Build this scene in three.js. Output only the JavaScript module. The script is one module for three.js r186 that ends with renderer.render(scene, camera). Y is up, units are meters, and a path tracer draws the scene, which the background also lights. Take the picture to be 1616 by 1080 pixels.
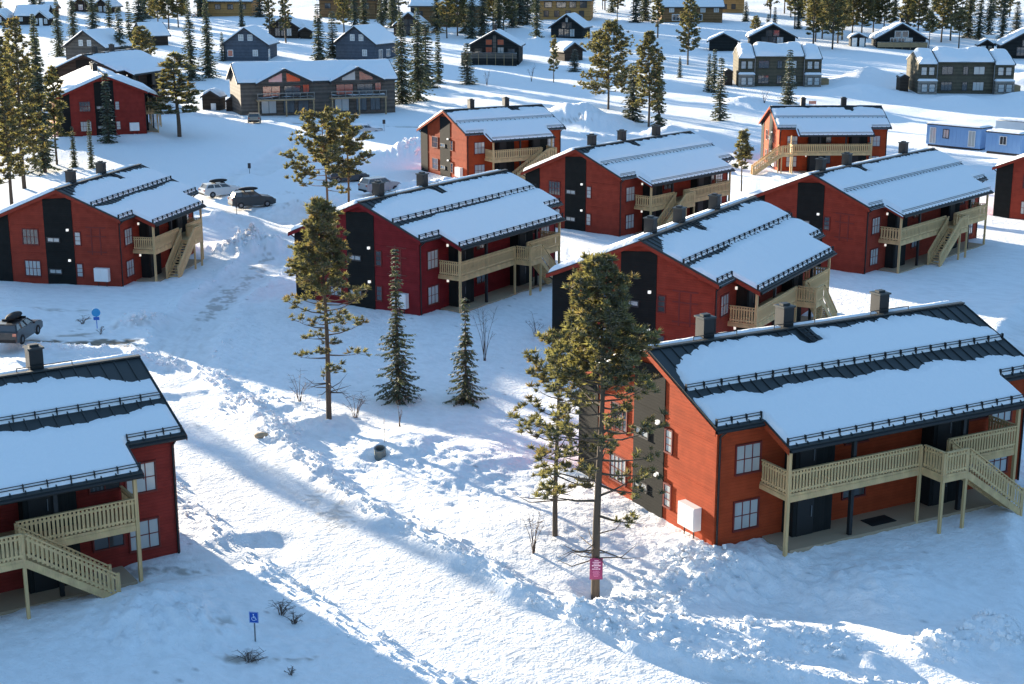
import * as THREE from 'three';
import { mergeGeometries } from 'three/addons/utils/BufferGeometryUtils.js';

// ---------------------------------------------------------------- camera, sky, sun, exposure
const scene = new THREE.Scene();
const camera = new THREE.PerspectiveCamera(26.05, 1616 / 1080, 1, 3000);
const R = Math.PI / 180;
camera.position.set(0, 24.6, 0);
camera.rotation.set(-14.51 * R, 0, 0);

const SUN_AZ = 51 * R, SUN_EL = 7.5 * R;
const sunDir = new THREE.Vector3(-Math.cos(SUN_AZ) * Math.cos(SUN_EL), Math.sin(SUN_EL), -Math.sin(SUN_AZ) * Math.cos(SUN_EL));
{
  const W = 256, H = 128, data = new Float32Array(W * H * 4), d = new THREE.Vector3();
  for (let j = 0; j < H; j++) for (let i = 0; i < W; i++) {
    const el = ((j + 0.5) / H - 0.5) * Math.PI, az = ((i + 0.5) / W - 0.5) * 2 * Math.PI;
    d.set(Math.cos(el) * Math.cos(az), Math.sin(el), Math.cos(el) * Math.sin(az));
    const h = Math.max(0, d.y), f = Math.pow(1 - h, 3.2), g = Math.max(0, d.dot(sunDir)), glow = Math.pow(g, 6) * 0.16 + Math.pow(g, 40) * 0.35;
    const k = (j * W + i) * 4;
    data[k] = 0.054 + 0.068 * f + glow;
    data[k + 1] = 0.108 + 0.088 * f + glow * 0.86;
    data[k + 2] = 0.19 + 0.082 * f + glow * 0.62;
    data[k + 3] = 1;
  }
  const sky = new THREE.DataTexture(data, W, H, THREE.RGBAFormat, THREE.FloatType);
  sky.mapping = THREE.EquirectangularReflectionMapping;
  sky.magFilter = sky.minFilter = THREE.LinearFilter;
  sky.needsUpdate = true;
  scene.background = sky;
  scene.environment = sky;
}
const sun = new THREE.DirectionalLight(new THREE.Color().setRGB(1, 0.87, 0.68), 5);
sun.position.copy(sunDir).multiplyScalar(300).add(new THREE.Vector3(0, 0, -150));
sun.target.position.set(0, 0, -150);
sun.castShadow = true;
Object.assign(sun.shadow.camera, { left: -260, right: 260, top: 120, bottom: -120, near: 1, far: 900 });
sun.shadow.mapSize.set(4096, 4096);
scene.add(sun, sun.target);
const renderer = new THREE.WebGLRenderer({ antialias: true });
renderer.toneMapping = THREE.LinearToneMapping;
renderer.toneMappingExposure = 4.0;
renderer.shadowMap.enabled = true;

// ---------------------------------------------------------------- helpers
function rng(a) { return () => { a |= 0; a = a + 0x6D2B79F5 | 0; let t = Math.imul(a ^ a >>> 15, 1 | a); t = t + Math.imul(t ^ t >>> 7, 61 | t) ^ t; return ((t ^ t >>> 14) >>> 0) / 4294967296; }; }
function h2(i, j) { let n = Math.imul(i, 374761393) + Math.imul(j, 668265263) | 0; n = Math.imul(n ^ n >>> 13, 1274126177); return ((n ^ n >>> 16) >>> 0) / 4294967296; }
function vn(x, y) { const i = Math.floor(x), j = Math.floor(y); let a = x - i, b = y - j; a = a * a * (3 - 2 * a); b = b * b * (3 - 2 * b); const p = h2(i, j), q = h2(i + 1, j), r = h2(i, j + 1), s = h2(i + 1, j + 1); return (p + (q - p) * a + (r - p) * b + (p - q - r + s) * a * b) * 2 - 1; }
function fbm(x, y, o = 3) { let s = 0, a = 1, t = 0; for (let k = 0; k < o; k++) { s += a * vn(x, y); t += a; a *= 0.5; x = x * 2.03 + 17.3; y = y * 2.03 - 9.1; } return s / t; }
const clamp = (x, a = 0, b = 1) => Math.min(b, Math.max(a, x));
const smooth = (a, b, x) => { const t = clamp((x - a) / (b - a)); return t * t * (3 - 2 * t); };
const used = {};
function numbered(n) { const k = used[n] = (used[n] ?? -1) + 1; return k ? `${n}_${String(k).padStart(3, '0')}` : n; }
function mesh(name, geo, mat, parent) { const m = new THREE.Mesh(geo, mat); m.name = name; parent.add(m); return m; }
function thing(name, label, category, x, y, z, turn = 0, group) {
  const g = new THREE.Group(); g.name = numbered(name); g.position.set(x, y, z); g.rotation.y = turn;
  g.userData = { label, category }; if (group) g.userData.group = group;
  scene.add(g); return g;
}
function setting(name, geo, mat) { const m = mesh(name, geo, mat, scene); m.userData.kind = 'structure'; return m; }
const C = (r, g, b) => new THREE.Color().setRGB(r, g, b);
// uv in metres from the dominant direction of each face
function mUV(g) {
  if (g.index) g = g.toNonIndexed();
  g.computeVertexNormals();
  const p = g.attributes.position, n = g.attributes.normal, uv = new Float32Array(p.count * 2);
  for (let i = 0; i < p.count; i++) {
    const ax = Math.abs(n.getX(i)), ay = Math.abs(n.getY(i)), az = Math.abs(n.getZ(i));
    if (ay >= ax && ay >= az) { uv[2 * i] = p.getX(i); uv[2 * i + 1] = p.getZ(i); } else if (ax > az) { uv[2 * i] = p.getZ(i); uv[2 * i + 1] = p.getY(i); } else { uv[2 * i] = p.getX(i); uv[2 * i + 1] = p.getY(i); }
  }
  g.setAttribute('uv', new THREE.BufferAttribute(uv, 2));
  return g;
}
function box(x0, x1, y0, y1, z0, z1) { const g = new THREE.BoxGeometry(x1 - x0, y1 - y0, z1 - z0); g.translate((x0 + x1) / 2, (y0 + y1) / 2, (z0 + z1) / 2); return mUV(g); }
function merge(list) { return mergeGeometries(list.map((g) => { g = g.index ? g.toNonIndexed() : g; for (const k of Object.keys(g.attributes)) if (!['position', 'normal', 'uv'].includes(k)) g.deleteAttribute(k); return g; }), false); }
// polygon in (x, z) carried along the vertical: top at f(x, z), thickness t below it
function slab(poly, f, t) {
  const g = new THREE.ExtrudeGeometry(new THREE.Shape(poly.map(([a, b]) => new THREE.Vector2(a, b))), { depth: t, bevelEnabled: false }).toNonIndexed();
  const p = g.attributes.position;
  for (let i = 0; i < p.count; i++) { const x = p.getX(i), z = p.getY(i), d = p.getZ(i); p.setXYZ(i, x, f(x, z) - d, z); }
  // mirrored handedness: swap winding
  for (let i = 0; i < p.count; i += 3) { const a = [p.getX(i), p.getY(i), p.getZ(i)]; p.setXYZ(i, p.getX(i + 1), p.getY(i + 1), p.getZ(i + 1)); p.setXYZ(i + 1, ...a); }
  return mUV(g);
}
// profile polygon in (z, y) carried along x
function prismX(poly, x0, x1) {
  const g = new THREE.ExtrudeGeometry(new THREE.Shape(poly.map(([a, b]) => new THREE.Vector2(-a, b))), { depth: x1 - x0, bevelEnabled: false });
  g.rotateY(Math.PI / 2); g.translate(x0, 0, 0); return mUV(g);
}
function beam(a, b, w, h = w) { // box between two points
  const A = new THREE.Vector3(...a), B = new THREE.Vector3(...b), d = B.clone().sub(A), L = d.length(); d.normalize();
  const g = new THREE.BoxGeometry(w, h, L); g.translate(0, 0, L / 2);
  const m = new THREE.Matrix4().lookAt(new THREE.Vector3(), d.clone().negate(), Math.abs(d.y) > 0.99 ? new THREE.Vector3(1, 0, 0) : new THREE.Vector3(0, 1, 0)); m.setPosition(A);
  g.applyMatrix4(m); return mUV(g);
}
function tube(pts, radii, seg = 6) {
  const P = [], I = [], n = pts.length, t = new THREE.Vector3(), a = new THREE.Vector3(), b = new THREE.Vector3();
  for (let i = 0; i < n; i++) {
    t.subVectors(pts[Math.min(n - 1, i + 1)], pts[Math.max(0, i - 1)]).normalize();
    a.set(Math.abs(t.y) > 0.9 ? 1 : 0, Math.abs(t.y) > 0.9 ? 0 : 1, 0).cross(t).normalize(); b.crossVectors(t, a);
    for (let k = 0; k < seg; k++) { const c = Math.cos(k / seg * 6.2832) * radii[i], s = Math.sin(k / seg * 6.2832) * radii[i]; P.push(pts[i].x + a.x * c + b.x * s, pts[i].y + a.y * c + b.y * s, pts[i].z + a.z * c + b.z * s); }
  }
  for (let i = 0; i < n - 1; i++) for (let k = 0; k < seg; k++) { const k2 = (k + 1) % seg, p = i * seg; I.push(p + k, p + k2, p + seg + k, p + k2, p + seg + k2, p + seg + k); }
  const g = new THREE.BufferGeometry(); g.setAttribute('position', new THREE.Float32BufferAttribute(P, 3)); g.setIndex(I); g.computeVertexNormals();
  g.setAttribute('uv', new THREE.Float32BufferAttribute(new Float32Array(P.length / 3 * 2), 2)); return g;
}
const V = (x, y, z) => new THREE.Vector3(x, y, z);
const rod = (a, b, r, seg = 6) => tube([V(...a), V(...b)], [r, r], seg);

// ---------------------------------------------------------------- materials
function tex(w, h, f, srgb, rep) {
  const d = new Uint8Array(w * h * 4);
  for (let j = 0; j < h; j++) for (let i = 0; i < w; i++) { const c = f(i, j), k = (j * w + i) * 4; d[k] = clamp(c[0]) * 255; d[k + 1] = clamp(c[1]) * 255; d[k + 2] = clamp(c[2]) * 255; d[k + 3] = 255; }
  const t = new THREE.DataTexture(d, w, h); t.wrapS = t.wrapT = THREE.RepeatWrapping; t.magFilter = THREE.LinearFilter; t.minFilter = THREE.LinearMipmapLinearFilter; t.generateMipmaps = true;
  if (srgb) t.colorSpace = THREE.SRGBColorSpace; t.repeat.set(rep, rep); t.needsUpdate = true; return t;
}
// periodic value noise for tiling textures
function pn(x, y, n, s = 0) { const i = Math.floor(x), j = Math.floor(y); let a = x - i, b = y - j; a = a * a * (3 - 2 * a); b = b * b * (3 - 2 * b); const w = (k) => ((k % n) + n) % n, H = (p, q) => h2(w(p) + s * 131, w(q) + s * 57); const p = H(i, j), q = H(i + 1, j), r = H(i, j + 1), t = H(i + 1, j + 1); return p + (q - p) * a + (r - p) * b + (p - q - r + t) * a * b; }
const lin2s = (x) => x <= 0.0031308 ? x * 12.92 : 1.055 * Math.pow(x, 1 / 2.4) - 0.055;
const boardBump = tex(128, 256, (i, j) => { const b = (j / 256 * 16) % 1, g = b < 0.14 ? 0.1 : 0.72 + 0.2 * (1 - b) + 0.1 * (pn(i / 2, j / 1.3, 64, 3) - 0.5); return [g, g, g]; }, false, 1 / 2.4);
function boards(r, g, b, vary = 0.05, vert = false) {
  const t = tex(128, 256, (i, j) => { const row = Math.floor(j / 16), q = (j / 256 * 16) % 1, k = 1 + vary * (h2(row, 7) - 0.5) * 2 + 0.14 * (pn(i / 3, j / 1.4, 43, 5) - 0.5) + 0.2 * (pn(i / 16, j / 32, 8, 9) - 0.5); const e = q < 0.1 ? 0.82 : 1; return [lin2s(r * k * e), lin2s(g * k * e), lin2s(b * k * e)]; }, true, 1 / 2.4);
  let bump = boardBump;
  if (vert) { t.rotation = Math.PI / 2; bump = boardBump.clone(); bump.rotation = Math.PI / 2; bump.needsUpdate = true; }
  return new THREE.MeshPhysicalMaterial({ map: t, bumpMap: bump, bumpScale: 0.007, roughness: 0.85, specularIntensity: 0.3 });
}
const woodTex = tex(256, 256, (i, j) => { const k = 0.82 + 0.3 * (pn(i / 1.2, j / 24, 64, 11) - 0.5) + 0.35 * pn(i / 40, j / 40, 6, 4); return [lin2s(0.62 * k), lin2s(0.42 * k * (0.96 + 0.08 * pn(i / 30, j / 30, 8, 5))), lin2s(0.2 * k)]; }, true, 0.7);
const snowBump = tex(512, 512, (i, j) => { const k = 0.45 * pn(i / 32, j / 32, 16, 1) + 0.28 * pn(i / 12.8, j / 12.8, 40, 2) + 0.17 * pn(i / 5.12, j / 5.12, 100, 3) + 0.1 * h2(i, j); return [k, k, k]; }, false, 0.3);
const M = {
  snow: new THREE.MeshStandardMaterial({ color: C(0.88, 0.89, 0.9), roughness: 0.95, bumpMap: snowBump, bumpScale: 0.035 }),
  ground: new THREE.MeshStandardMaterial({ vertexColors: true, roughness: 0.95, bumpMap: snowBump, bumpScale: 0.07 }),
  redA: boards(0.36, 0.06, 0.021), redB: boards(0.27, 0.045, 0.027), redC: boards(0.2, 0.02, 0.022), redD: boards(0.24, 0.034, 0.026),
  black: boards(0.015, 0.0155, 0.0145, 0.05), blackV: boards(0.02, 0.022, 0.022, 0.1, true),
  wood: new THREE.MeshStandardMaterial({ map: woodTex, roughness: 0.8 }),
  woodOld: new THREE.MeshStandardMaterial({ color: C(0.34, 0.24, 0.13), roughness: 0.85 }),
  roof: new THREE.MeshStandardMaterial({ color: C(0.035, 0.042, 0.044), roughness: 0.5, metalness: 0.25 }),
  metal: new THREE.MeshStandardMaterial({ color: C(0.02, 0.021, 0.022), roughness: 0.55, metalness: 0.3 }),
  frameRed: new THREE.MeshStandardMaterial({ color: C(0.16, 0.018, 0.012), roughness: 0.7 }),
  frameDark: new THREE.MeshStandardMaterial({ color: C(0.035, 0.03, 0.03), roughness: 0.6 }),
  white: new THREE.MeshStandardMaterial({ color: C(0.8, 0.8, 0.78), roughness: 0.6 }),
  frameWhite: new THREE.MeshStandardMaterial({ color: C(0.72, 0.72, 0.7), roughness: 0.55 }),
  glass: new THREE.MeshPhysicalMaterial({ color: C(0.06, 0.065, 0.07), roughness: 0.06, clearcoat: 1, clearcoatRoughness: 0.03 }),
  glassPale: new THREE.MeshPhysicalMaterial({ color: C(0.42, 0.44, 0.43), roughness: 0.12, clearcoat: 1, clearcoatRoughness: 0.04 }),
  glassRed: new THREE.MeshPhysicalMaterial({ color: C(0.4, 0.09, 0.05), roughness: 0.1, clearcoat: 1, clearcoatRoughness: 0.04 }),
  concrete: new THREE.MeshStandardMaterial({ color: C(0.4, 0.3, 0.2), roughness: 0.95 }),
  lamp: new THREE.MeshStandardMaterial({ color: C(0.85, 0.85, 0.82), roughness: 0.4, emissive: C(1, 0.95, 0.85), emissiveIntensity: 0.2 }),
  pineBark: new THREE.MeshStandardMaterial({ color: C(0.095, 0.07, 0.05), roughness: 0.95 }),
  barkOrange: new THREE.MeshStandardMaterial({ color: C(0.22, 0.115, 0.055), roughness: 0.95 }),
  spruceBark: new THREE.MeshStandardMaterial({ color: C(0.09, 0.065, 0.05), roughness: 0.95 }),
  needles: new THREE.MeshPhysicalMaterial({ vertexColors: true, roughness: 0.95, side: THREE.DoubleSide, transmission: 0.55, thickness: 0 }),
  blockBrown: boards(0.1, 0.088, 0.062, 0.2), greyBoards: boards(0.12, 0.105, 0.09, 0.25), greyLight: boards(0.26, 0.24, 0.21, 0.2), blueGrey: boards(0.085, 0.1, 0.125, 0.12), darkBrown: boards(0.05, 0.038, 0.03, 0.2), cabinBlack: boards(0.022, 0.024, 0.024, 0.2), ochre: boards(0.42, 0.23, 0.085, 0.2), brown: boards(0.2, 0.115, 0.055, 0.25),
  containerBlue: new THREE.MeshStandardMaterial({ color: C(0.2, 0.36, 0.6), roughness: 0.55 }),
  signBlue: new THREE.MeshStandardMaterial({ color: C(0.01, 0.12, 0.5), roughness: 0.45 }),
  steel: new THREE.MeshStandardMaterial({ color: C(0.2, 0.21, 0.22), roughness: 0.4, metalness: 0.7 }),
  twig: new THREE.MeshStandardMaterial({ color: C(0.1, 0.07, 0.055), roughness: 0.95 }),
  tyre: new THREE.MeshStandardMaterial({ color: C(0.015, 0.015, 0.016), roughness: 0.9 }),
};

// ---------------------------------------------------------------- where the apartment houses stand
const HB = { a: 4.85, b: 6.27, zr: 7.74, m: 0.42, x: 2.15, e1: 2.11, e2: 2.15, og: 0.41, oe: 0.44, ob: 0.31 };
const HOUSES = {
  A: { p: [6.3, 0.2, -63.3], yaw: 28.5, L: 18.1, wall: 'redA', ch: [3.1, 7.65, 13.5], gap: [0.5, 0.95], stair: [9.9, 11.3, 1, 14.9], near: 3, bare: [1.1, 0.25, 1.6], label: 'nearest red apartment house, sunlit orange gable beside the tall pine with the pink sign' },
  D: { p: [-32.5, -0.4, -53.7], yaw: 33.5, L: 18.5, wall: 'redD', ch: [14.4], gap: [0.55, 0.6], stair: [9.7, 11.1, 1, 14.7], near: 3, bare: [0.3, 0.55, 1.3], label: 'red apartment house cut off by the left edge, stairs descending in shade' },
  F: { p: [8.1, 0.1, -90.1], yaw: 60.3, L: 19, wall: 'redB', ch: [2.26, 6.8, 12.9], gap: [0.3, 0.12], stair: [9.9, 11.3, 1, 14.5], near: 2, bare: [1.0, 0.3, 0.15], label: 'red apartment house directly behind the nearest one, three chimneys along its ridge' },
  C: { p: [-10.6, 0.3, -103.6], yaw: 58, L: 18.7, wall: 'redC', ch: [2.63, 8.1], gap: [0.4, 0.1], stair: [9.8, 11.3, 1, 14.2], near: 2, bare: [0.8, 0.25, 0.1], label: 'dark crimson apartment house in the centre, pine standing before its black striped gable' },
  B: { p: [-35.7, -0.6, -115.6], yaw: 78.2, L: 14.2, wall: 'redB', ch: [3.1, 8.3], gap: [0.45, 0.4], stair: [7.2, 8.6, -1, 3.8], near: 2, bare: [0.8, 0.35, 0.12], label: 'red apartment house at the left with stairs descending beside the ploughed track' },
  E: { p: [6.1, -0.1, -137], yaw: 49.6, L: 18.2, wall: 'redB', ch: [2.8, 7.55, 13.3], gap: [0.16, 0.06], stair: [6.2, 7.6, -1, 2.7], near: 1, bare: [0.6, 0.2, 0.1], label: 'red apartment house behind the dark crimson one, young pine off its far corner' },
  G: { p: [24.6, 0, -119.8], yaw: 49.2, L: 21.4, wall: 'redB', ch: [1.9, 6.3, 16.7], gap: [0.14, 0.02], stair: [10.8, 12.2, -1, 7.2], near: 1, bare: [0.35, 0.12, 0.08], label: 'long red apartment house on the right in front of the blue site cabins' },
  K: { p: [-7.6, 0.1, -171.1], yaw: 30.9, L: 12.6, wall: 'redA', ch: [3.6, 8.3], gap: [0.14, 0.1], stair: [8.9, 10, -1, 4.8], near: 1, bare: [0.3, 0.25, 0.3], label: 'small red apartment house with sunlit gable, behind a slim pine, beyond the parked silver car' },
  N: { p: [33.5, -1.4, -191.5], yaw: 1.9, L: 13.7, wall: 'redA', ch: [4, 9.3], gap: [0.1, 0.1], stair: [-0.3, 1.1, -1, -3.8], near: 1, bare: [0.25, 0.25, 0.3], b0: 1.1, label: 'small red apartment house seen broadside with long timber balcony and outside stair' },
  P: { p: [-52.6, 2.4, -193.3], yaw: 110, L: 18.9, wall: 'redD', ch: [8, 11], gap: [0.1, 0.1], stair: [9.9, 11.3, 1, 14.5], near: 0, bare: [0.3, 0.2, 0.1], label: 'red apartment house among the tall trees at upper left, slim spruce before its gable' },
  Q: { p: [-63.5, 3.2, -223], yaw: 75, L: 15, wall: 'darkBrown', ch: [4, 9], gap: [0.1, 0.1], near: 0, bare: [0.2, 0.2, 0.1], label: 'dark brown house whose snowy roof shows behind the red house at upper left' },
  O: { p: [52.68, -0.4, -142.4], yaw: 43.9, L: 16, wall: 'redB', ch: [], gap: [0.1, 0.1], near: 0, bare: [0.2, 0.2, 0.1], label: 'red apartment house cut off by the right edge, black panel at its corner' },
};
for (const h of Object.values(HOUSES)) { h.c = Math.cos(h.yaw * R); h.s = Math.sin(h.yaw * R); }
const toLocal = (h, x, z) => { const dx = x - h.p[0], dz = z - h.p[2]; return [dx * h.c - dz * h.s, dx * h.s + dz * h.c]; };

// ---------------------------------------------------------------- terrain
const slopeUp = (d) => 1.25 * Math.log1p(Math.exp(clamp((d - 230) / 25, -50, 50)));
const LEVEL = Object.entries(HOUSES).filter(([k]) => !'QO'.includes(k)).map(([, h]) => { const x = h.p[0] + h.L / 2 * h.c, z = h.p[2] - h.L / 2 * h.s; return [x, z, h.p[1] - slopeUp(-z)]; });
function base(x, z) { let y = slopeUp(-z); for (const [a, b, r] of LEVEL) { const q = ((x - a) ** 2 + (z - b) ** 2) / 648; if (q < 12) y += r * Math.exp(-q); } return y; }
// ploughed roads: centre line, half width, depth below the snow, bank height
const ROADS = [
  { w: 2.7, dep: 0.1, bank: 0.06, bankR: 0.38, pts: [[-46, -91], [-34, -91.5], [-27, -90], [-22.2, -86.2], [-18.6, -79.9], [-15.8, -74.5], [-12.6, -68], [-9.0, -62], [-5.4, -57], [-1.4, -51.6], [2.1, -48.2], [6, -45.5], [14, -43], [30, -42]] },
  { w: 1.9, dep: 0.12, bank: 0.12, bankR: 0.2, pts: [[-20.5, -86], [-21.6, -92], [-22.2, -99], [-22.3, -110], [-20.9, -123], [-20.8, -131], [-24, -141], [-30, -150], [-34, -160], [-30, -175], [-27, -200], [-24, -222]] },
  { w: 1.3, dep: 0.15, bank: 0.06, pts: [[-11, -60], [-13.5, -58.5], [-16.5, -58], [-21, -55]] },
  { w: 2.4, dep: 0.3, bank: 0.25, pts: [[-46, -226], [-30, -221], [-12, -218], [4, -213], [14, -207], [24, -200], [28, -190], [30, -178], [42, -172], [56, -174], [72, -186]] },
  { w: 2.2, dep: 0.25, bank: 0.2, pts: [[21, -48], [24, -58], [30, -75], [35, -95], [44, -112], [48, -125]] },
];
// mounds: x, z, radius, height, roughness
const PILES = [
  [-13.9, -52.9, 2.6, 0.75, 0.1], [-12, -51.5, 1.8, 0.4, 0.12], [11.4, -51.3, 2.1, 0.5, 0.05], [8.8, -50.9, 1.5, 0.35, 0.12], [6, -51.6, 1.4, 0.4, 0.18], [3.4, -53, 1.3, 0.4, 0.16], [15.6, -49.9, 0.9, 0.6, 0.16], [18, -51, 1.2, 0.7, 0.18], [13.1, -48.6, 0.7, 0.5, 0.18],
  [-26, -100.2, 2, 0.9, 0.1], [-23.4, -130, 2.8, 1.3, 0.35], [-20.6, -128.4, 1.8, 0.8, 0.3], [-0.6, -110.2, 1.7, 1, 0.04], [15.4, -55.6, 2.2, 0.55, 0.07], [9, -57.2, 1.5, 0.28, 0.14], [7.2, -55.6, 1.4, 0.3, 0.16],
  [-11.2, -77.6, 2.4, 0.5, 0.02], [-13.5, -80, 2, 0.35, 0.02], [-5.5, -73.4, 2.6, 0.5, 0.05], [-2, -70.5, 3, 0.55, 0.02], [1.5, -62.5, 4, 0.35, 0.02],
  [-12.5, -190, 4, 1.8, 0.25], [-8, -187, 3, 1.4, 0.2], [-22, -149.5, 2.2, 0.9, 0.15], [-18, -152, 2.5, 0.8, 0.15], [-28, -143.5, 2.4, 0.8, 0.08], [-30.5, -166, 3, 0.9, 0.05], [-11, -160, 3, 1.2, 0.2], [-7, -163, 2.5, 1.1, 0.2],
  [9.7, -227.4, 5, 2.6, 0.15], [14.3, -220.4, 4, 1.6, 0.2], [23, -213, 5, 1.2, 0.15], [66.8, -277.8, 6, 2.6, 0.2], [60.6, -259.3, 6, 1.6, 0.2], [74.7, -249.1, 4, 1.2, 0.2], [87.3, -251.6, 4, 1.6, 0.25], [38.3, -246.6, 5, 1.2, 0.15], [53.5, -234.5, 6, 1, 0.15], [97.5, -277.8, 6, 2, 0.2], [51.7, -321.1, 4, 1.6, 0.2], [33.4, -333.5, 5, 1.8, 0.2], [27.1, -349.6, 5, 1.8, 0.2], [5.6, -343.1, 5, 1.6, 0.1], [66, -186, 4, 1.2, 0.2], [58, -182, 3, 0.7, 0.15], [-36, -103, 3, 0.6, 0.06], [-43, -105, 4, 0.7, 0.06], [22, -150, 3, 0.7, 0.2], [18, -154, 2.5, 0.6, 0.2],
];
const DIPS = [[10.4, -55.2, 2.6, 0.75], [12.6, -53, 2, 0.5], [-6.75, -71.7, 0.6, 0.3], [3.4, -55.1, 0.75, 0.35]];
// churned snow: x, z, radius, amplitude
const CHURN = [[-13.5, -52.3, 3.2, 0.12], [-9, -51, 2.5, 0.09], [-6, -49.6, 3, 0.06], [-17, -56.5, 2.2, 0.08], [-16, -50, 3, 0.06], [11, -58, 2.6, 0.09], [10.5, -54.5, 2.4, 0.08], [-24, -97, 5, 0.04], [-28, -101, 4, 0.07], [-12, -58.5, 2.5, 0.05], [7.6, -57.4, 2.6, 0.13], [9.5, -60.2, 1.6, 0.06], [12.5, -57.2, 3, 0.1], [15.5, -56.5, 3, 0.08], [5, -53.5, 2.5, 0.12], [-8, -70.5, 2.2, 0.09], [-4, -69.5, 3, 0.05], [-1.5, -65.5, 3.2, 0.06], [-15.2, -81.5, 2.6, 0.14], [-12.4, -76, 1.8, 0.12], [-17.5, -66.5, 3, 0.06], [0, -118, 7, 0.12], [2, -126, 4, 0.1], [26, -165, 9, 0.1], [24, -150, 7, 0.15], [-22, -130, 4, 0.2], [40, -150, 6, 0.1]];
// dirt and gravel showing through: x, z, rx, rz, strength
const DIRT = [[-27.2, -95.2, 2.2, 1.1, 1.25], [-31.5, -95.6, 2.8, 0.8, 1.1], [-25.8, -94, 1.6, 0.7, 1.0], [-29.6, -97.6, 1.2, 0.6, 0.7], [-21.8, -108, 0.9, 7, 0.62], [-21.2, -120, 0.8, 7, 0.55], [-8.2, -64, 1.3, 1.6, 0.5], [-9.4, -66, 0.8, 1.6, 0.45], [-15.2, -57.8, 2.3, 0.45, 0.75], [-9, -49.4, 1.7, 0.35, 0.8], [-11.2, -51.6, 0.5, 0.9, 0.5], [-22.4, -130.2, 2.4, 1.5, 0.55], [-23.6, -132, 1.6, 1.1, 0.45], [-27, -149, 5, 0.9, 0.5], [-15, -219.5, 10, 0.8, 1.2], [-30, -222.4, 6, 0.8, 0.7], [-26.4, -99, 1.6, 0.7, 0.35], [-33, -105, 3, 0.8, 0.45], [9, -221, 2.4, 1.4, 0.5], [-24, -160, 2, 0.7, 0.3]];
function distRoad(r, x, z) {
  let best = 1e9, at = 0, acc = 0, sd = 0;
  for (let i = 0; i < r.pts.length - 1; i++) {
    const [ax, az] = r.pts[i], [bx, bz] = r.pts[i + 1], ex = bx - ax, ez = bz - az, l2 = ex * ex + ez * ez, l = Math.sqrt(l2);
    const t = clamp(((x - ax) * ex + (z - az) * ez) / l2), dx = x - ax - ex * t, dz = z - az - ez * t, d = dx * dx + dz * dz;
    if (d < best) { best = d; at = acc + t * l; sd = ex * dz - ez * dx; } acc += l;
  }
  return [Math.sqrt(best), at, sd];
}
for (const r of ROADS) { r.x0 = Math.min(...r.pts.map((p) => p[0])) - 7; r.x1 = Math.max(...r.pts.map((p) => p[0])) + 7; r.z0 = Math.min(...r.pts.map((p) => p[1])) - 7; r.z1 = Math.max(...r.pts.map((p) => p[1])) + 7; }
const tint = { v: 0 };
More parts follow.
